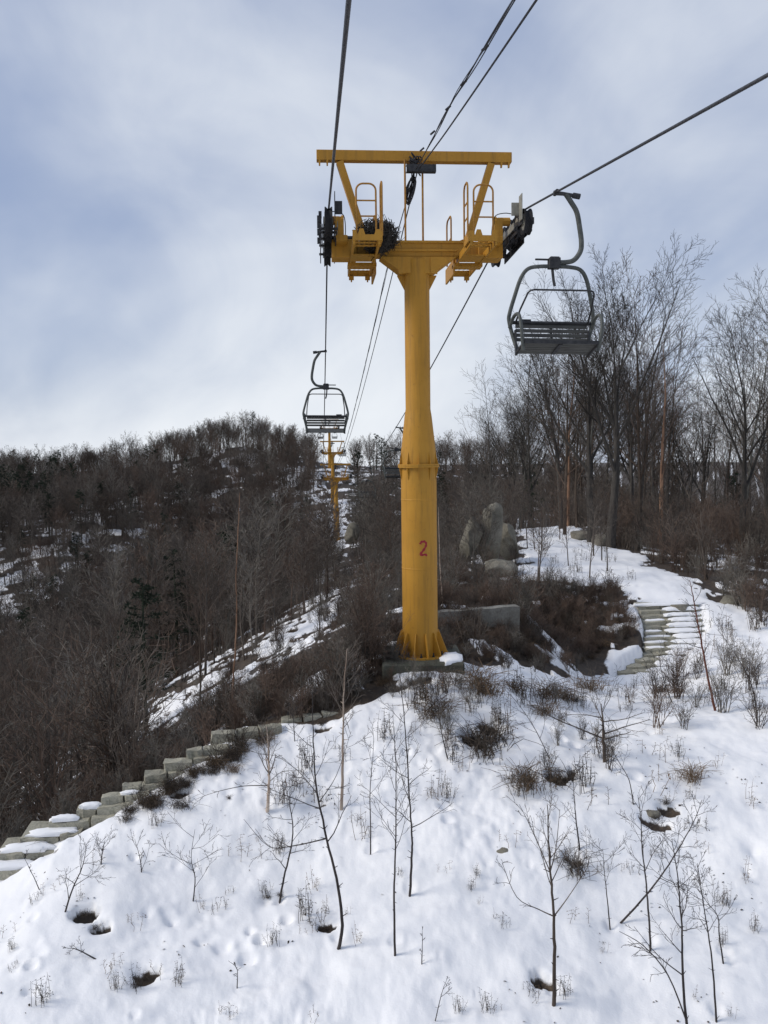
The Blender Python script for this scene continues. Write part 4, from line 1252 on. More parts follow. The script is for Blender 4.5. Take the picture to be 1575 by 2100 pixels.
# the trees one can tell apart by the path: (kind, variant, px, distance, height, turn, label)
for kind, i, px, d, hh, rz, lab, nm in [
    ('f', 0, 1212, 36.0, 11.6, 0.4, 'dark forked tree with a fanning crown, nearest trunk beside the path', 'bare_tree'),
    ('f', 1, 1252, 35.0, 13.6, 2.1, 'tallest bare tree with grey lichened bark at the path edge', 'bare_tree'),
    ('f', 2, 1152, 43.0, 11.2, 3.4, 'leaning tree with crown spread to the left behind the boulders', 'bare_tree'),
    ('b', 0, 1163, 44.0, 10.2, 0.0, 'birch with orange trunk leaning right, behind the path top', 'birch_tree'),
    ('b', 0, 1352, 37.0, 9.6, 0.3, 'slender orange birch standing in the right hand thicket', 'birch_tree'),
    ('f', 3, 1522, 35.0, 11.6, 1.0, 'dark spreading tree near the right edge of the wood', 'bare_tree'),
    ('f', 1, 1660, 27.0, 11.0, 4.4, 'bare tree at the right border with branches reaching into view', 'bare_tree'),
    ('u', 0, 1008, 52.0, 9.8, 1.0, 'thin dark trunk standing above the upright boulders', 'bare_tree'),
    ('u', 2, 1064, 55.0, 9.5, 2.0, 'pale thin trunk just right of the upright boulders', 'bare_tree'),
]:
    tree_at(kind, i, G(px, d), hh, lab, None, rz, name=nm)

wood_label = 'bare tree in the dense wood right of the snowy path'
rk = random.Random(77)
def px_of(v):
    q = CAM_R.transposed() @ Vector(v)
    return 787.5 + FPX * q.x / -q.z, 1050 - FPX * q.y / -q.z
cnt = 0
while cnt < 62:
    d = rk.uniform(38, 78); px = rk.uniform(930, 1700)
    if px < 1120 and d < 50: continue
    b = G(px, d)
    prof = np.interp(px, [930, 1000, 1100, 1200, 1300, 1400, 1480, 1575, 1700], [900, 790, 640, 580, 560, 640, 690, 620, 600]) + rk.uniform(0, 170)
    top = P(px, prof, d).z
    hh = top - b.z
    if hh < 3.5: continue
    k = 'f' if rk.random() < 0.25 else 'u'
    tree_at(k, rk.randrange(9), b, min(hh, 13), wood_label, 'trees of the right hand wood', rk.uniform(0, 6.28))
    cnt += 1

# left: the birch behind the stairway

# thicket trees on the left slope and beyond, individuals first, the mass behind as one wood
thick = 'bare brown tree in the thicket below the left stairway'
cnt = 0
while cnt < 130:
    d = rk.uniform(17, 62); px = rk.uniform(-60, 800)
    b = G(px, d)
    # clear strip under the lift line
    if abs(b.x - line_x(d)) < 2.2 and d > 22: continue
    gx, gy = px_of(b)
    lim = np.interp(px, [-60, 0, 150, 250, 400, 520, 600, 700, 800], [1270, 1260, 1230, 1150, 1060, 1080, 1110, 1130, 1150]) + rk.uniform(0, 170) + max(0, (26 - d)) * 14
    hh = P(px, lim, d).z - b.z
    if hh < 1.6: continue
    if 300 < px < 770 and gy > 1150 and rk.random() < 0.85: continue
    hh = min(hh, 8.5)
    tree_at('u', rk.randrange(5), b, hh, thick, 'thicket trees on the left slope', rk.uniform(0, 6.28))
    cnt += 1

# shrubs: many stems from one root
def shrub_mesh(seed, h, stems, mat, spread=0.45, r=0.012, n1=5, n2=4, rmin=0.0035):
    rk = random.Random(seed); out = []
    spec = [dict(n=n1, seg=5, wig=.11, up=.04, t0=.25, ang=(18, 50), lr=(.3, .55), tl=.4, rr=.6, end=.3, sides=3),
            dict(n=n2, seg=4, wig=.16, up=.04, t0=.2, ang=(25, 60), lr=(.35, .6), tl=.4, rr=.65, end=.4, sides=3),
            dict(n=0, seg=3, wig=.2, up=.02, ang=(0, 0), lr=(0, 0), end=.5, sides=3)]
    for k in range(stems):
        a = rk.uniform(0, 6.283); s = rk.uniform(0, spread)
        grow(out, rk, Vector((rk.gauss(0, .06), rk.gauss(0, .06), -0.06)), Vector((math.cos(a) * s, math.sin(a) * s, 1)), h * rk.uniform(.55, 1.0), r * rk.uniform(.7, 1.2), 0, spec)
    return lines_mesh('shrub', out, mat, rmin)
SHRUB = [shrub_mesh(400 + i, 1.0 + .12 * (i % 3), 9 + 2 * (i % 3), (M['twig'], M['twig_red'], M['twig_grey'], M['weed_dark'])[i % 4], 0.55) for i in range(8)]
TALL = [shrub_mesh(450 + i, 2.6, 6, (M['twig'], M['twig_red'], M['twig_grey'])[i % 3], 0.30, 0.018, 7, 5, 0.004) for i in range(5)]
def tuft_mesh(seed, n, h, spread, mat, r=0.004, droop=0.4):
    rk = random.Random(seed); mb = MB()
    for k in range(n):
        a = rk.gauss(1.0, 1.9); L = h * rk.uniform(.25, 1.0) ** 1.3; s = rk.uniform(.1, spread)
        o = Vector((rk.gauss(0, .15), rk.gauss(0, .12), -0.03))
        dx = Vector((math.cos(a), math.sin(a), 0))
        p1 = o + dx * L * s * .4 + Vector((rk.gauss(0, .03), rk.gauss(0, .03), L * .55)); p2 = o + dx * L * s * (1 + droop) + Vector((rk.gauss(0, .06), rk.gauss(0, .06), L * (0.95 - 2.0 * droop * s * rk.random())))
        mb.tube(smooth_path([o, p1, p2], 2), [r, r, r * .9, r * .8, r * .5], 3, False)
    return mb.mesh('weed_tuft', mat, True)
TUFT = [tuft_mesh(500 + i, 130, 0.42, 1.1, (M['weed'], M['weed_dark'], M['weed'], M['weed_dark'])[i], 0.0045) for i in range(4)]
def weed_mesh(seed, n, h, mat):
    """upright dead stems with side stubs and curled leaves"""
    rk = random.Random(seed); mb = MB()
    for k in range(n):
        o = Vector((rk.gauss(0, .09), rk.gauss(0, .09), -0.04)); L = h * rk.uniform(.4, 1)
        d = Vector((rk.gauss(0, .14), rk.gauss(0, .14), 1)).normalized()
        pts = [o + d * L * t + Vector((rk.gauss(0, .012), rk.gauss(0, .012), 0)) for t in (0, .33, .66, 1)]
        mb.tube(pts, [.0045, .004, .0032, .002], 3, False)
        for j in range(rk.randint(3, 7)):
            t = rk.uniform(.25, 1); q = o + d * L * t
            e = Vector((rk.gauss(0, 1), rk.gauss(0, 1), rk.uniform(-.4, .9))).normalized() * rk.uniform(.02, .08)
            mb.tube([q, q + e * .6 + Vector((0, 0, .004)), q + e], [.0025, .003, .0015], 3, False)
            if rk.random() < .5:
                b = len(mb.v); w = e.cross(Vector((0, 0, 1))).normalized() * rk.uniform(.006, .014)
                mb.v += [q + e, q + e * 1.25 + w, q + e * 1.6 - Vector((0, 0, .012)), q + e * 1.25 - w + Vector((0, 0, .006))]
                mb.f.append((b, b + 1, b + 2)); mb.f.append((b, b + 2, b + 3))
    return mb.mesh('dead_weed', mat, True)
WEED = [weed_mesh(540 + i, (5, 9, 14, 3)[i], (.55, .45, .6, .35)[i], (M['weed'], M['weed_dark'], M['weed_dark'], M['weed'])[i]) for i in range(4)]

def put(name, me, loc, s, label, cat, group=None, rz=None, sz=None, tilt=0.0):
    o = bpy.data.objects.new(name, me); COL.objects.link(o)
    o.location = loc; o.scale = (s, s, sz or s)
    o.rotation_euler = (tilt, 0, rk.uniform(0, 6.28) if rz is None else rz)
    tag(o, label, cat, group)
    return o

# brush round the tower foot, the wall, the gully and the wood's edge
def brush(n, poly, kinds, s0, s1, label, group, dmin=0, dmax=999, name='shrub'):
    xs = [p[0] for p in poly]; ys = [p[1] for p in poly]
    c = 0; tries = 0
    while c < n and tries < n * 40:
        tries += 1
        px, py = rk.uniform(min(xs), max(xs)), rk.uniform(min(ys), max(ys))
        ins = False
        for i in range(len(poly)):
            (ax, ay), (bx, by) = poly[i], poly[(i + 1) % len(poly)]
            if ((ay > py) != (by > py)) and px < (bx - ax) * (py - ay) / (by - ay) + ax: ins = not ins
        if not ins: continue
        w = H(px, py)
        if not dmin < w.y < dmax: continue
        put(name, rk.choice(kinds), w, rk.uniform(s0, s1), label, 'shrub', group)
        c += 1
brush(34, [(640, 1470), (700, 1330), (740, 1220), (800, 1200), (790, 1330), (750, 1430), (700, 1450)], SHRUB, 0.45, 0.95, 'brown twiggy shrub crowding the left side of the tower foot', 'shrubs left of the tower foot')
brush(10, [(690, 1430), (740, 1250), (790, 1250), (760, 1400)], TALL, 0.45, 0.75, 'tall thin brown shrub left of the tower pole', 'tall shrubs left of the tower')
brush(16, [(800, 1400), (990, 1380), (1010, 1420), (800, 1440)], SHRUB, 0.24, 0.42, 'low brown shrub in front of the tower footing', 'shrubs before the footing')
brush(30, [(930, 1345), (1060, 1330), (1200, 1345), (1190, 1385), (1060, 1378), (960, 1362)], SHRUB, 0.26, 0.48, 'dark shrub in the gully in front of the concrete wall', 'gully shrubs before the wall')
brush(40, [(1070, 1215), (1270, 1205), (1310, 1250), (1310, 1320), (1200, 1345), (1080, 1290)], SHRUB[3::4] + SHRUB[1::4] + TUFT, 0.35, 0.68, 'low dark bramble on the gully bank left of the stone steps', 'brambles on the gully bank')
brush(18, [(905, 1240), (1060, 1235), (1180, 1205), (1010, 1205), (930, 1180)], SHRUB[:4] + TUFT, 0.3, 0.55, 'reddish bramble on the bank above the concrete wall', 'brambles above the wall')
brush(12, [(910, 1180), (945, 1130), (950, 1190), (930, 1210)], SHRUB, 0.6, 1.0, 'brown shrub left of the boulders', 'shrubs by the boulders')
brush(26, [(1300, 1128), (1575, 1090), (1575, 1180), (1450, 1200), (1340, 1150)], SHRUB + TALL[:2], 0.8, 1.3, 'brown shrub along the edge of the right hand wood', 'shrubs at the wood edge')
brush(18, [(1440, 1190), (1575, 1180), (1575, 1310), (1490, 1250)], SHRUB, 0.6, 1.1, 'reddish shrub in the snow right of the path', 'shrubs right of the path')
brush(18, [(480, 1500), (600, 1430), (720, 1400), (740, 1440), (690, 1465), (560, 1490)], SHRUB, 0.35, 0.75, 'brown shrub behind the landing kerb stones', 'shrubs behind the landing')
brush(30, [(245, 1690), (300, 1640), (400, 1580), (545, 1505), (560, 1516), (440, 1588), (330, 1650), (270, 1690)], TUFT, 0.28, 0.55, 'dark matted weed tuft between the left steps and the snow', 'weed tufts beside the left steps', name='weed_tuft')
brush(16, [(250, 1680), (330, 1620), (430, 1560), (530, 1512), (545, 1520), (440, 1590), (330, 1650)], SHRUB[3:4] + TUFT[1:2] + TUFT[3:4], 0.25, 0.5, 'dark dead weeds along the foot of the left stairway', 'weeds along the stairway')
def behind_stairs(n, d0, d1, p0, p1, kinds, s0, s1, label, group):
    c = 0
    while c < n:
        d = rk.uniform(d0, d1); px = rk.uniform(p0, p1)
        b = G(px, d)
        # stay behind the stairway
        if poly_sd(np.array([b.x]), np.array([b.y]), _LPOLY)[0] > -0.25: continue
        if px > 560 and d < 14.5: continue
        if d < 13.2 and b.x > -3.3: continue
        sx = np.interp(b.x, [q[0].x for q in LST], [q[0].y for q in LST]) + 0.5
        if d < sx + 0.35: continue
        put('shrub', rk.choice(kinds), b, rk.uniform(s0, s1), label, 'shrub', group); c += 1
behind_stairs(44, 12.5, 20, -60, 640, SHRUB, 0.45, 0.85, 'brown shrub just behind the left stairway', 'shrubs behind the stairway')
behind_stairs(36, 14, 30, -80, 330, TALL, 0.8, 1.5, 'tall bare shrub on the dark slope left of the stairs', 'tall shrubs on the left slope')

# the wood further off reads as one mass
def wood_mass(name, label, pts, variants):
    """one object: tree copies placed on points by geometry nodes"""
    me = bpy.data.meshes.new(name)
    me.from_pydata([tuple(p[:3]) for p in pts], [], [])
    for nm, typ, vals in (('sc', 'FLOAT', [p[3] for p in pts]), ('rot', 'FLOAT', [p[4] for p in pts]), ('var', 'INT', [p[5] for p in pts])):
        a = me.attributes.new(nm, typ, 'POINT'); a.data.foreach_set('value', vals)
    o = bpy.data.objects.new(name, me); COL.objects.link(o)
    ng = bpy.data.node_groups.new(name, 'GeometryNodeTree')
    ng.interface.new_socket('Geometry', in_out='INPUT', socket_type='NodeSocketGeometry')
    ng.interface.new_socket('Geometry', in_out='OUTPUT', socket_type='NodeSocketGeometry')
    N, Lk = ng.nodes, ng.links
    gi, go = N.new('NodeGroupInput'), N.new('NodeGroupOutput')
    join = N.new('GeometryNodeJoinGeometry')
    def attr(nm, typ):
        a = N.new('GeometryNodeInputNamedAttribute'); a.data_type = typ; a.inputs['Name'].default_value = nm
        return a.outputs['Attribute']
    var, sc_, rot = attr('var', 'INT'), attr('sc', 'FLOAT'), attr('rot', 'FLOAT')
    cx_ = N.new('ShaderNodeCombineXYZ'); Lk.new(rot, cx_.inputs['Z'])
    for i, src in enumerate(variants):
        cmp = N.new('FunctionNodeCompare'); cmp.data_type = 'INT'; cmp.operation = 'EQUAL'
        Lk.new(var, cmp.inputs[2]); cmp.inputs[3].default_value = i
        oi = N.new('GeometryNodeObjectInfo'); oi.inputs['Object'].default_value = src; oi.inputs['As Instance'].default_value = True
        ip = N.new('GeometryNodeInstanceOnPoints')
        Lk.new(gi.outputs[0], ip.inputs['Points']); Lk.new(cmp.outputs[0], ip.inputs['Selection'])
        Lk.new(oi.outputs['Geometry'], ip.inputs['Instance']); Lk.new(cx_.outputs[0], ip.inputs['Rotation']); Lk.new(sc_, ip.inputs['Scale'])
        Lk.new(ip.outputs[0], join.inputs[0])
    Lk.new(join.outputs[0], go.inputs[0])
    md = o.modifiers.new('scatter', 'NODES'); md.node_group = ng
    tag(o, label, kind='stuff')
    return o
def lod_tree(seed, h, r, mat, n0, n1, n2, rmin):
    rr = random.Random(seed); out = []
    sp = upright_spec(n0, n1, n2); sp[0]['sides'] = 4; sp[0]['seg'] = 5; sp[1]['seg'] = 3; sp[2]['seg'] = 2; sp[3]['seg'] = 2
    sp[0]['t0'] = .25; sp[0]['lr'] = (.3, .5)
    grow(out, rr, Vector((0, 0, -.2)), Vector((0, 0, 1)), h, r, 0, sp)
    return lines_mesh('far_tree', out, mat, rmin)
def pine_mesh(seed, h=7.0):
    rr = random.Random(seed); mb = MB()
    mb.tube([(0, 0, -.2), (0.05, 0, h * .5), (0, 0.05, h)], [.11, .08, .02], 5, False)
    for k in range(34):
        z = h * (0.28 + 0.72 * (k + rr.random()) / 34); a = rr.uniform(0, 6.283)
        L = (1 - (z / h)) * 2.0 + 0.5; L *= rr.uniform(.6, 1.1)
        dx = Vector((math.cos(a), math.sin(a), rr.uniform(-.05, .25)))
        mb.tube([Vector((0, 0, z)), Vector((0, 0, z)) + dx * L], [.025, .008], 3, False)
        for j in range(12):
            q = Vector((0, 0, z)) + dx * L * rr.uniform(.3, 1.08) + Vector((rr.gauss(0, .12), rr.gauss(0, .12), rr.gauss(0, .07)))
            for _ in range(7):
                e = Vector((rr.gauss(0, 1), rr.gauss(0, 1), rr.gauss(.4, .8))).normalized() * rr.uniform(.12, .22)
                w = e.cross(Vector((rr.gauss(0, 1), rr.gauss(0, 1), rr.gauss(0, 1)))).normalized() * .03
                b = len(mb.v); mb.v += [q - w, q + w, q + e]; mb.f.append((b, b + 1, b + 2))
    return mb.mesh('pine', M['needle'], False)
def src_object(me):
    o = bpy.data.objects.new(me.name, me)      # never linked: only the scatter refers to it
    return o
FAR = [src_object(lod_tree(600 + i, 7.0, 0.08, (M['twig'], M['twig_grey'], M['twig'], M['twig_red'])[i], 14, 6, 4, 0.011)) for i in range(4)]
PINES = [pine_mesh(700 + i) for i in range(2)]
def lod_fan(seed, mat, rmin):
    rr = random.Random(seed); out = []
    sp = fan_spec(9, 9, 6, 0)[:4]; sp[3]['n'] = 0; sp[0]['sides'] = 5; sp[1]['sides'] = 3; sp[1]['seg'] = 5; sp[2]['seg'] = 3; sp[3]['seg'] = 2
    grow(out, rr, Vector((0, 0, -.2)), Vector((0, 0, 1)), 5.0, .10, 0, sp)
    return lines_mesh('far_tree', out, mat, rmin)
FAR += [src_object(lod_fan(640 + i, (M['twig'], M['bark_brown'], M['twig_red'], M['twig'])[i], 0.009)) for i in range(4)]
FAR += [src_object(m) for m in PINES]
BUSH = [src_object(m) for m in (SHRUB[0], SHRUB[1], SHRUB[2], TALL[0], TALL[1], TALL[2], TUFT[0], TUFT[1], SHRUB[5])]

rn = np.random.default_rng(4)
pts = []
def add_far(n, xr, yr, s0, s1, test=None, pine=0.0):
    xs = rn.uniform(*xr, n * 3); ys = rn.uniform(*yr, n * 3)
    zs = h_grid(xs, ys); k = 0
    for x, y, z in zip(xs, ys, zs):
        if abs(x) > y * 0.52 + 6: continue
        if test and not test(x, y): continue
        v = (int(rn.integers(0, 4)) if (rn.random() < .3 or y < 90) else 4 + int(rn.integers(0, 4))) if rn.random() > pine else 8 + int(rn.integers(0, 2))
        pts.append((x, y, z, float(rn.uniform(s0, s1)), float(rn.uniform(0, 6.28)), v)); k += 1
        if k >= n: break
clear = lambda x, y: abs(x - line_x(y)) > (3.0 if y < 120 else 2.6)
dens = lambda x, y: clear(x, y) and vnoise(np.array([x * .06]), np.array([y * .06]), 3)[0] > 0.33
in_snow = lambda x, y: float(h_grid(x, y, 's')[0])
add_far(560, (-30, 0.5), (32, 88), 0.45, 0.88, lambda x, y: abs(x - line_x(y)) > 1.3 and not (y < 42 and x > -7 and rn.random() < .7) and rn.random() > 0.8 * in_snow(x, y), 0.02)   # middle slope
add_far(620, (-90, -6), (55, 112), 0.45, 0.85, clear, 0.09)          # lower far slope
add_far(1500, (-95, -10), (104, 172), 0.5, 0.98, clear, 0.015)      # ridge left
add_far(160, (-84, -48), (100, 150), 0.6, 1.05, clear, 0.5)          # darker pines far left
add_far(420, (-6, 60), (92, 172), 0.5, 1.0, clear, 0.14)           # ridge behind the tower
add_far(300, (4, 60), (56, 120), 0.5, 0.95, clear, 0.02)            # behind the right hand wood
add_far(260, (-6, 8), (26, 90), 0.22, 0.45, lambda x, y: abs(x - line_x(y)) > 1.2, 0.0)   # young growth beside the line
wood_mass('far_wood', 'bare grey brown wood covering the far ridge and slopes', pts, FAR)

pts = []
def add_bush(n, xr, yr, s0, s1, test=None, vs=(0, 1, 2, 3, 4, 5)):
    xs = rn.uniform(*xr, n * 3); ys = rn.uniform(*yr, n * 3); k = 0
    zs = h_grid(xs, ys)
    sn = poly_sd(xs, ys, SNOW_FIELD)
    for x, y, z, q in zip(xs, ys, zs, sn):
        if abs(x) > y * 0.50 + 3 or q > -0.3: continue
        if test and not test(x, y): continue
        v = int(rn.choice(vs)); s = float(rn.uniform(s0, s1)) * (0.55 if 2 < v < 6 else 1)
        pts.append((x, y, z, s, float(rn.uniform(0, 6.28)), v)); k += 1
        if k >= n: break
low_in_patch = lambda x, y: rn.random() > 0.93 * float(h_grid(x, y, 's')[0])
add_bush(620, (-24, 4), (15, 48), 0.45, 1.1, lambda x, y: low_in_patch(x, y) and not (-6 < x < -0.8 and 17 < y < 32 and rn.random() < .75))
add_bush(600, (-60, 10), (40, 112), 0.8, 1.8, low_in_patch)
add_bush(1000, (6, 44), (28, 75), 0.8, 2.0, low_in_patch, (0, 1, 0, 3, 4))
add_bush(300, (-3, 12), (23, 40), 0.4, 0.9, low_in_patch)
add_bush(1500, (0.8, 8.5), (17, 25.5), 0.24, 0.50, lambda x, y: low_in_patch(x, y) and not (x < 3.3 and y < 18.3 and rn.random() < .7), (0, 1, 6, 7, 7, 8))      # gully and banks
add_bush(420, (-5, 1.2), (13.4, 17.5), 0.22, 0.50, low_in_patch, (0, 1, 2, 6, 7, 8))       # behind the landing
add_bush(240, (-6.5, -0.8), (17.5, 38), 0.16, 0.36, None, (0, 1, 2, 6, 7, 8))
add_bush(260, (0.6, 4.5), (15.2, 18.6), 0.2, 0.4, low_in_patch, (0, 1, 6, 6, 7))
add_bush(260, (-8, -2), (11.5, 18), 0.35, 0.8, low_in_patch, (0, 1, 2, 7, 8))
wood_mass('undergrowth', 'brown leafless undergrowth filling the slopes between the trees', pts, BUSH)

# pines one can tell apart on the left
def put_pine(px, d, hgt, label, v):
    o = bpy.data.objects.new('pine_tree', PINES[v]); COL.objects.link(o)
    b = G(px, d); o.location = b; s = hgt / 7.0; o.scale = (s, s, s); o.rotation_euler = (0, 0, px * .1)
    tag(o, label, 'tree', 'pines on the left slope')
put_pine(300, 22, 4.0, 'dark green pine low in the thicket behind the left stairs', 0)
put_pine(470, 46, 6.5, 'dark green pine among brown trees in the middle of the left slope', 1)
put_pine(410, 52, 6.0, 'smaller dark pine left of the middle slope pine', 0)
put_pine(40, 120, 7.5, 'large dark pine at the far left of the ridge', 1)
put_pine(150, 138, 7.0, 'dark pine on the ridge behind the leftmost bare crowns', 0)
# ------------------------------------------------------------------ saplings and weeds in the near snow
def sapling(name, foot, path, r, label, mat='sapling', nb=9, blen=0.30, t0=0.35, ang=(30, 60), seed=0, nt=4, forks=(), up=0.07, cat='sapling', shift=0.0, base=None):
    """stem drawn through photograph pixels at the foot's distance, with side shoots"""
    rk_ = random.Random(seed or int(foot[0] * 7 + foot[1]))
    if r > 0.012: r *= 0.6 if mat == 'sapling' else 0.75
    b = base or H(*foot)
    pts = [b + Vector((0, 0, -0.06))] + [P(px, py, b.y + shift * (i + 1) + rk_.uniform(-.03, .03)) for i, (px, py) in enumerate(path)]
    pts = smooth_path(pts, 5)
    n = len(pts)
    root = empty(name, b)
    tag(root, label, cat)
    rad = [r * (1 - 0.82 * (i / (n - 1)) ** 0.9) for i in range(n)]
    pts = [p - b + Vector((rk_.gauss(0, r * .13), rk_.gauss(0, r * .13), 0)) * (1 if 0 < i < n - 1 else 0) for i, p in enumerate(pts)]
    tb = MB().tube(pts, rad, 7, False)
    for k in range(10):                                    # stubs of lost shoots on the bare lower stem
        i = int(rk_.uniform(.06, .7) * (n - 1)); q = pts[i]
        e = Vector((rk_.gauss(0, 1), rk_.gauss(0, 1), .5)).normalized() * (r * 1.2 + rk_.uniform(.01, .05))
        tb.tube([q, q + e], [r * .35, r * .15], 3, False)
    tb.build('trunk', M[mat], root, True)
    out = []
    spec = [dict(n=nt, seg=5, wig=.11, up=up, t0=.25, ang=(22, 50), lr=(.35, .6), tl=.4, rr=.6, end=.3, sides=4),
            dict(n=3, seg=4, wig=.13, up=.04, t0=.2, ang=(22, 50), lr=(.35, .6), tl=.4, rr=.7, end=.4, sides=3),
            dict(n=0, seg=3, wig=.2, up=.02, ang=(0, 0), lr=(0, 0), end=.5, sides=3)]
    az = rk_.uniform(0, 6.28)
    H_ = (pts[-1] - pts[0]).length
    for k in range(nb):
        t = t0 + (0.97 - t0) * (k + rk_.random()) / nb
        x = t * (n - 1); i = int(x); q = pts[i].lerp(pts[i + 1], x - i); d = (pts[i + 1] - pts[i]).normalized()
        az += 2.4 + rk_.uniform(-.5, .5)
        a, c = frame_of(d)
        cd = rot_about(d, a * math.cos(az) + c * math.sin(az), R(rk_.uniform(*ang)))
        grow(out, rk_, q, cd, H_ * blen * rk_.uniform(.6, 1.15) * (1.1 - .55 * t), max(rad[i] * .55, .003), 0, spec)
    for (fx, fy), path2, rr in forks:                      # limbs drawn by hand
        rr *= 0.75
        p0 = P(fx, fy, b.y) - b
        p0 = min(pts, key=lambda q: (q - p0).length)
        pp = smooth_path([p0] + [P(px, py, b.y + rk_.uniform(-.25, .25)) - b for px, py in path2], 4)
        m = len(pp)
        keep, out = out, []
        out.append((pp, [rr * (1 - .75 * i / (m - 1)) for i in range(m)], 4, 0))
        for k in range(5):
            x = rk_.uniform(.25, .98) * (m - 1); i = int(x); q = pp[i].lerp(pp[min(i + 1, m - 1)], x - i)
            d = (pp[min(i + 1, m - 1)] - pp[max(i - 1, 0)]).normalized(); a, c = frame_of(d); w = rk_.uniform(0, 6.28)
            grow(out, rk_, q, rot_about(d, a * math.cos(w) + c * math.sin(w), R(rk_.uniform(25, 60))), H_ * .12 * rk_.uniform(.5, 1.2), rr * .4, 1, spec)
        lm = bpy.data.objects.new('limb', lines_mesh('limb', out, M['sapling'] if mat == 'sapling' else M['twig'], 0.0022)); COL.objects.link(lm); lm.parent = root
        out = keep
    me = lines_mesh('branches', out, M['sapling'] if mat in ('sapling',) else M['twig'], 0.0017)
    c = bpy.data.objects.new('branches', me); COL.objects.link(c); c.parent = root
    return root
sapling('sapling', (692, 1945), [(702, 1897), (690, 1800), (665, 1700), (648, 1610), (643, 1520), (640, 1420)], 0.036, 'thickest dark sapling, leaning left with a swollen foot, in the near slope', nb=7, blen=.30, t0=.45, ang=(30, 65),
        forks=[((660, 1722), [(600, 1735), (550, 1735), (500, 1680)], .011), ((645, 1620), [(610, 1580), (560, 1545)], .009), ((650, 1640), [(690, 1590), (720, 1500)], .008)])
sapling('sapling', (810, 1960), [(808, 1850), (810, 1760), (812, 1680), (812, 1580), (808, 1490)], 0.023, 'straight slender sapling rising from mid slope, left of the forked young pair', nb=14, blen=.24, t0=.42)
sapling('sapling', (840, 1845), [(844, 1760), (845, 1720), (840, 1640), (834, 1540), (826, 1440), (818, 1370)], 0.027, 'tall sapling with fine upswept shoots before the tower footing', nb=12, blen=.22, t0=.35)
sapling('sapling', (760, 1755), [(760, 1690), (759, 1620), (764, 1560), (767, 1520)], 0.016, 'small thin sapling with a Y shaped top in the upper slope', nb=6, blen=.40, t0=.45)
sapling('sapling', (572, 1855), [(582, 1800), (597, 1740), (600, 1690), (592, 1640), (585, 1610)], 0.024, 'crooked sapling with wide side branches left on the slope', nb=11, blen=.36, t0=.25, ang=(45, 80), up=.02)
sapling('birch_sapling', (700, 1660), [(702, 1600), (703, 1530), (704, 1470), (706, 1400), (712, 1330)], 0.032, 'birch sapling with peeling pinkish bark at the crest of the slope', 'bark_birch', nb=14, blen=.26, t0=.5)
sapling('birch_sapling', (548, 1665), [(551, 1620), (552, 1580), (550, 1530), (546, 1490)], 0.034, 'stubby white birch with a broken top near the left stairway', 'bark_birch', nb=12, blen=.42, t0=.45,
        forks=[((552, 1605), [(580, 1582), (620, 1580)], .009), ((549, 1615), [(500, 1612), (440, 1625), (400, 1640)], .010), ((552, 1590), [(560, 1570), (566, 1545)], .016)])
sapling('sapling', (1135, 2062), [(1137, 1960), (1136, 1880), (1130, 1800), (1126, 1740), (1122, 1650)], 0.030, 'young tree with candelabra branches and peeling stem, lower right of centre', 'bark_brown', nb=8, blen=.26, t0=.5, ang=(22, 40), up=.10,
        forks=[((1136, 1885), [(1105, 1865), (1060, 1840), (1030, 1770)], .011), ((1137, 1885), [(1165, 1840), (1205, 1780)], .011), ((1128, 1785), [(1090, 1700), (1065, 1650)], .010), ((1130, 1790), [(1140, 1740), (1148, 1660)], .010)])
sapling('sapling', (1335, 1955), [(1331, 1880), (1324, 1800), (1317, 1740), (1314, 1680), (1308, 1630)], 0.022, 'dark straight sapling beside the bent branch on the right slope', nb=11, blen=.28, t0=.4)
sapling('sapling', (1412, 2130), [(1400, 2000), (1398, 1900), (1390, 1800), (1378, 1720)], 0.026, 'tall sapling cut by the lower picture edge, with fine forked crown', nb=14, blen=.26, t0=.35,
        forks=[((1408, 2080), [(1370, 2000), (1320, 1940), (1270, 1910)], .012), ((1400, 2010), [(1350, 1960), (1300, 1900)], .009)])
sapling('sapling', (1470, 2098), [(1462, 1990), (1450, 1900), (1440, 1840), (1430, 1770)], 0.019, 'thin sapling second from the lower right corner', nb=10, blen=.26, t0=.4)
sapling('sapling', (1485, 1975), [(1475, 1920), (1472, 1880), (1450, 1850), (1420, 1810)], 0.016, 'short kinked sapling by the right border', nb=7, blen=.5, t0=.4)
sapling('sapling', (1252, 1910), [(1247, 1860), (1242, 1815), (1238, 1770), (1236, 1740)], 0.015, 'small forked sapling between the candelabra tree and the dark sapling', nb=6, blen=.5, t0=.5)
sapling('sapling', (1240, 1565), [(1238, 1520), (1236, 1480), (1233, 1443)], 0.045, 'sawn off brown stake like stem among tangled twigs on the upper slope', 'bark_brown', nb=10, blen=1.3, t0=.3, ang=(45, 85), up=.0)
sapling('red_stemmed_sapling', (1468, 1458), [(1452, 1390), (1440, 1325), (1428, 1260), (1420, 1215), (1414, 1190)], 0.032, 'red brown leaning stem in front of the stone steps', 'stem_red', nb=12, blen=.18, t0=.3, ang=(40, 80))
sapling('sapling', (1265, 1895), [(1330, 1830), (1380, 1760), (1420, 1690), (1440, 1640)], 0.022, 'long bent branch arching over the hollow on the right slope', nb=14, blen=.25, t0=.35, ang=(35, 80), up=-.06)
sapling('sapling', (1190, 1745), [(1182, 1690), (1178, 1640), (1176, 1600)], 0.012, 'thin twig standing above the dark weed hollow right of centre', nb=4, blen=.3)
sapling('sapling', (605, 1520), [(602, 1480), (600, 1430)], 0.013, 'thin twig on the crest beside the kerb stones', nb=7, blen=.4)
sapling('sapling', (1130, 1560), [(1100, 1500), (1060, 1440), (1020, 1400)], 0.013, 'leaning brown twig above the weed clumps in the upper slope', nb=10, blen=.4, t0=.2)
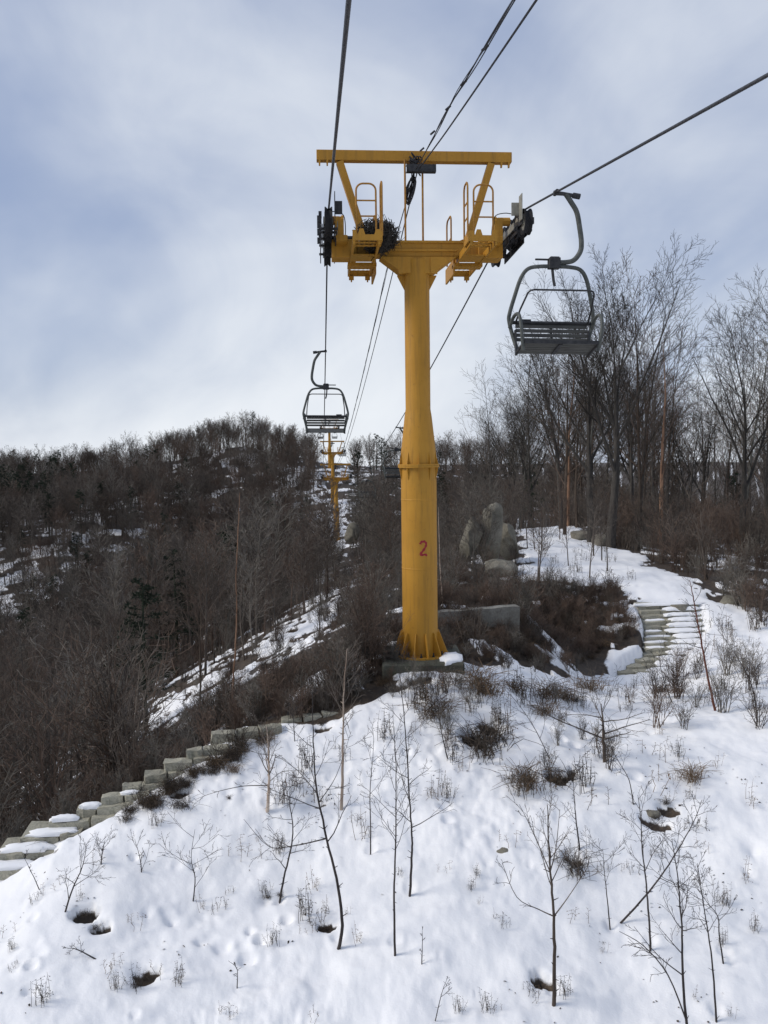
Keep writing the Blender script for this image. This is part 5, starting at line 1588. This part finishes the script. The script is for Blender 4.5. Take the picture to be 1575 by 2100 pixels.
sapling('sapling', (920, 1560), [(905, 1500), (895, 1430), (890, 1380)], 0.015, 'thin upright twig left of the dark weed mound', nb=9, blen=.35)
sapling('sapling', (1300, 1650), [(1290, 1600), (1262, 1550), (1240, 1500)], 0.014, 'thin curved twig behind the hollow on the right slope', nb=9, blen=.4)
sapling('sapling', (890, 2100), [(905, 2040), (918, 2005)], 0.006, 'short bare twig at the bottom of the slope', nb=3, blen=.3)
sapling('sapling', (865, 1985), [(866, 1940), (866, 1905)], 0.007, 'short straight twig right of the slender mid slope sapling', nb=4, blen=.15)
sapling('sapling', (485, 2032), [(487, 2010), (485, 1985), (468, 1970)], 0.007, 'small bent twig alone in the lower left snow', nb=3, blen=.2)
sapling('sapling', (395, 1850), [(400, 1800), (392, 1760), (400, 1700)], 0.009, 'bushy small twig in the snow left of the crooked sapling', nb=8, blen=.7, t0=.15, ang=(40, 80))
sapling('sapling', (290, 1790), [(288, 1765), (276, 1720)], 0.009, 'little forked twig below the left stairway', nb=4, blen=.6, t0=.2)
sapling('sapling', (130, 1870), [(150, 1820), (168, 1780), (178, 1735)], 0.012, 'dark broken twig clump above the bare earth hollow at left', nb=9, blen=.5, t0=.2, ang=(40, 80))
sapling('sapling', (85, 1830), [(65, 1790), (45, 1750)], 0.007, 'thin leaning twig at the left border by the lowest steps', nb=2, blen=.3)
sapling('sapling', (206, 1775), [(210, 1745), (216, 1722)], 0.010, 'short stubby twig between the steps and the broken twig clump', nb=5, blen=.7, t0=.2)
sapling('sapling', (215, 1970), [(160, 1948), (140, 1945)], 0.010, 'fallen dark twig lying under the bare earth hollow', nb=4, blen=.4, up=0)
sapling('sapling', (1555, 1480), [(1540, 1400), (1500, 1330), (1470, 1290)], 0.016, 'arching brown shoot at the right border before the steps', nb=10, blen=.4)
sapling('sapling', (1380, 1440), [(1360, 1390), (1350, 1340)], 0.012, 'thin brown twig in front of the lowest stone steps', nb=9, blen=.6, t0=.2)

sapling('birch_tree', (475, 1495), [(477, 1430), (482, 1340), (486, 1250), (484, 1180), (489, 1080), (492, 1010)], 0.030, 'tall thin birch with orange lit bark behind the left stairway', 'bark_orange', nb=16, blen=.16, t0=.45, base=G(475, 16.6), cat='tree')
sapling('birch_tree', (908, 1290), [(909, 1250), (904, 1190), (901, 1120), (899, 1040)], 0.026, 'thin white birch stem right behind the tower pole', 'bark_birch', nb=8, blen=.16, t0=.5, base=G(907, 19.0), cat='tree')
def weeds(spots, kinds, label, group, s0=.8, s1=1.2, name='dead_weed', cat='weed'):
    for (px, py, s) in spots:
        put(name, rk.choice(kinds), H(px, py), s * rk.uniform(s0, s1), label, cat, group)
weeds([(985, 1540, 1.25)], TUFT[1:2], 'large dark mound of dead weeds in the upper slope, right of the saplings', None, name='weed_mound')
weeds([(1010, 1525, 1.0)], TUFT[3:4], 'smaller dark weed mound touching the large one on its right', None, name='weed_mound')
weeds([(1150, 1610, 0.9)], TUFT[1:2], 'dark weed tussock in the centre right of the upper slope', None, name='weed_mound')
weeds([(1075, 1610, 0.8)], TUFT[0:1], 'brown weed tussock left of the dark one in the upper slope', None, name='weed_mound')
weeds([(1178, 1785, 0.62)], TUFT[1:2], 'dark weed ball in a hollow, middle of the right slope', None, name='weed_mound')
weeds([(372, 1655, 0.5)], TUFT[3:4], 'dark weed ball beside the upper left stairway', None, name='weed_mound')
weeds([(480, 1585, 0.35)], TUFT[2:3], 'small upright brown weed ball below the landing stones', None, name='weed_mound')
weeds([(1180, 1440, 0.5)], TUFT[3:4], 'small dark tuft in flat snow below the gully', None, name='weed_mound')
weeds([(1420, 1600, 0.7), ], TUFT[0:1], 'brown tuft beside the bent branch near the right', None, name='weed_mound')
for (px, py, sc_) in [(175, 1885, .26), (195, 1915, .2), (300, 2015, .24), (280, 2025, .16), (550, 1842, .16), (575, 1846, .14), (670, 1912, .24), (1110, 2030, .2), (1345, 1685, .22), (1365, 1660, .25), (660, 1492, .22), (470, 1640, .14)]:
    put('weed_tuft', TUFT[(1, 3)[int(px) % 2]], H(px, py), sc_, 'small dark grass tuft in a melted hollow of the snow', 'weed', 'tufts in melted hollows')
near = 'thin dead weed stems sticking out of the upper snow slope'
sp = []
for _ in range(46):
    a = rk.random()
    px, py = (rk.uniform(860, 1480), rk.uniform(1440, 1660)) if a < .75 else (rk.uniform(560, 900), rk.uniform(1500, 1660))
    sp.append((px, py, rk.uniform(.5, 1.0)))
weeds(sp, WEED, near, 'weeds on the upper slope')
sp = [(rk.uniform(840, 1420), rk.uniform(1395, 1470), rk.uniform(.6, 1.2)) for _ in range(40)]
weeds(sp, WEED + TUFT[:1], 'brown weeds on the flat snow behind the crest', 'weeds behind the crest')
sp = [(rk.uniform(20, 1540), rk.uniform(1680, 2080), rk.uniform(.25, .6)) for _ in range(34)] + [(740, 1720, .8), (735, 1690, .6), (640, 1830, .7), (650, 1900, .8), (630, 1880, .7), (575, 1740, .6), (480, 1760, .6), (525, 1760, .7), (640, 1640, .9), (655, 1655, .9), (545, 1850, .5), (900, 1640, .7), (915, 1640, .6), (1090, 2040, .6), (1160, 2050, .5),
      (1545, 1910, .5), (1400, 1920, .5), (200, 1770, .6), (70, 1850, .5), (320, 1700, .5), (330, 2010, .5), (280, 2030, .5), (90, 2060, .5), (1500, 2090, .4), (1030, 1900, .4), (965, 1830, .3), (980, 1800, .3), (730, 1935, .5), (620, 1920, .4), (1240, 1790, .5), (1350, 1760, .6), (1450, 1750, .6), (1420, 1700, .7), (1540, 1650, .6), (1290, 1790, .5), (470, 2090, .4), (640, 2090, .4), (940, 2080, .4)]
weeds(sp, WEED, 'small dead weed in the lower snow slope', 'weeds on the lower slope')
sp = [(rk.uniform(1040, 1300), rk.uniform(1120, 1200), rk.uniform(.7, 1.2)) for _ in range(26)] + [(rk.uniform(1440, 1575), rk.uniform(1280, 1480), rk.uniform(.7, 1.3)) for _ in range(22)]
weeds(sp, WEED, 'dry weeds at the sides of the upper snowy path', 'weeds beside the path')
for (px, py, sc_) in [(rk.uniform(1050, 1320), rk.uniform(1440, 1620), rk.uniform(.25, .45)) for _ in range(9)] + [(rk.uniform(840, 1040), rk.uniform(1400, 1540), rk.uniform(.22, .4)) for _ in range(7)]:
    put('shrub', rk.choice(SHRUB), H(px, py), sc_, 'tangled low twigs on the crest of the snow slope', 'shrub', 'twigs on the crest')
sp = [(rk.uniform(1330, 1560), rk.uniform(1380, 1500), rk.uniform(.45, .8)) for _ in range(16)]
for (px, py, s) in sp:
    put('shrub', rk.choice(SHRUB), H(px, py), s, 'leafless shrub in the snow below the right stone steps', 'shrub', 'shrubs below the right steps')
# ------------------------------------------------------------------ loose leaves and bits on the near snow
def leaf_bits():
    rr = random.Random(91); mb = MB()
    n = 0
    while n < 450:
        px, py = rr.uniform(-30, 1610), rr.uniform(1380, 2110)
        if rr.random() > np.interp(py, [1380, 1550, 1800, 2100], [1.0, 0.8, 0.30, 0.18]): continue
        w = hit(px, py, h_grid)
        cl = vnoise(np.array([w.x * 1.3]), np.array([w.y * 1.3]), 77)[0]
        if rr.random() > (cl * 2.4 - 1.1): continue
        c = Vector((w.x, w.y, ground(w.x, w.y) + 0.006))
        a = rr.uniform(0, 6.28); L = rr.uniform(.008, .024); wd = L * rr.uniform(.25, .6)
        u = Vector((math.cos(a), math.sin(a), rr.uniform(-.2, .5))); v = Vector((-math.sin(a), math.cos(a), rr.uniform(-.3, .6)))
        b = len(mb.v)
        mb.v += [c - u * L, c + v * wd + Vector((0, 0, .004)), c + u * L, c - v * wd]
        mb.f.append((b, b + 1, b + 2)); mb.f.append((b, b + 2, b + 3))
        n += 1
    o = mb.build('leaf_litter', M['weed_dark'])
    tag(o, 'tiny dead leaves and bark bits scattered on the snow', kind='stuff')
leaf_bits()
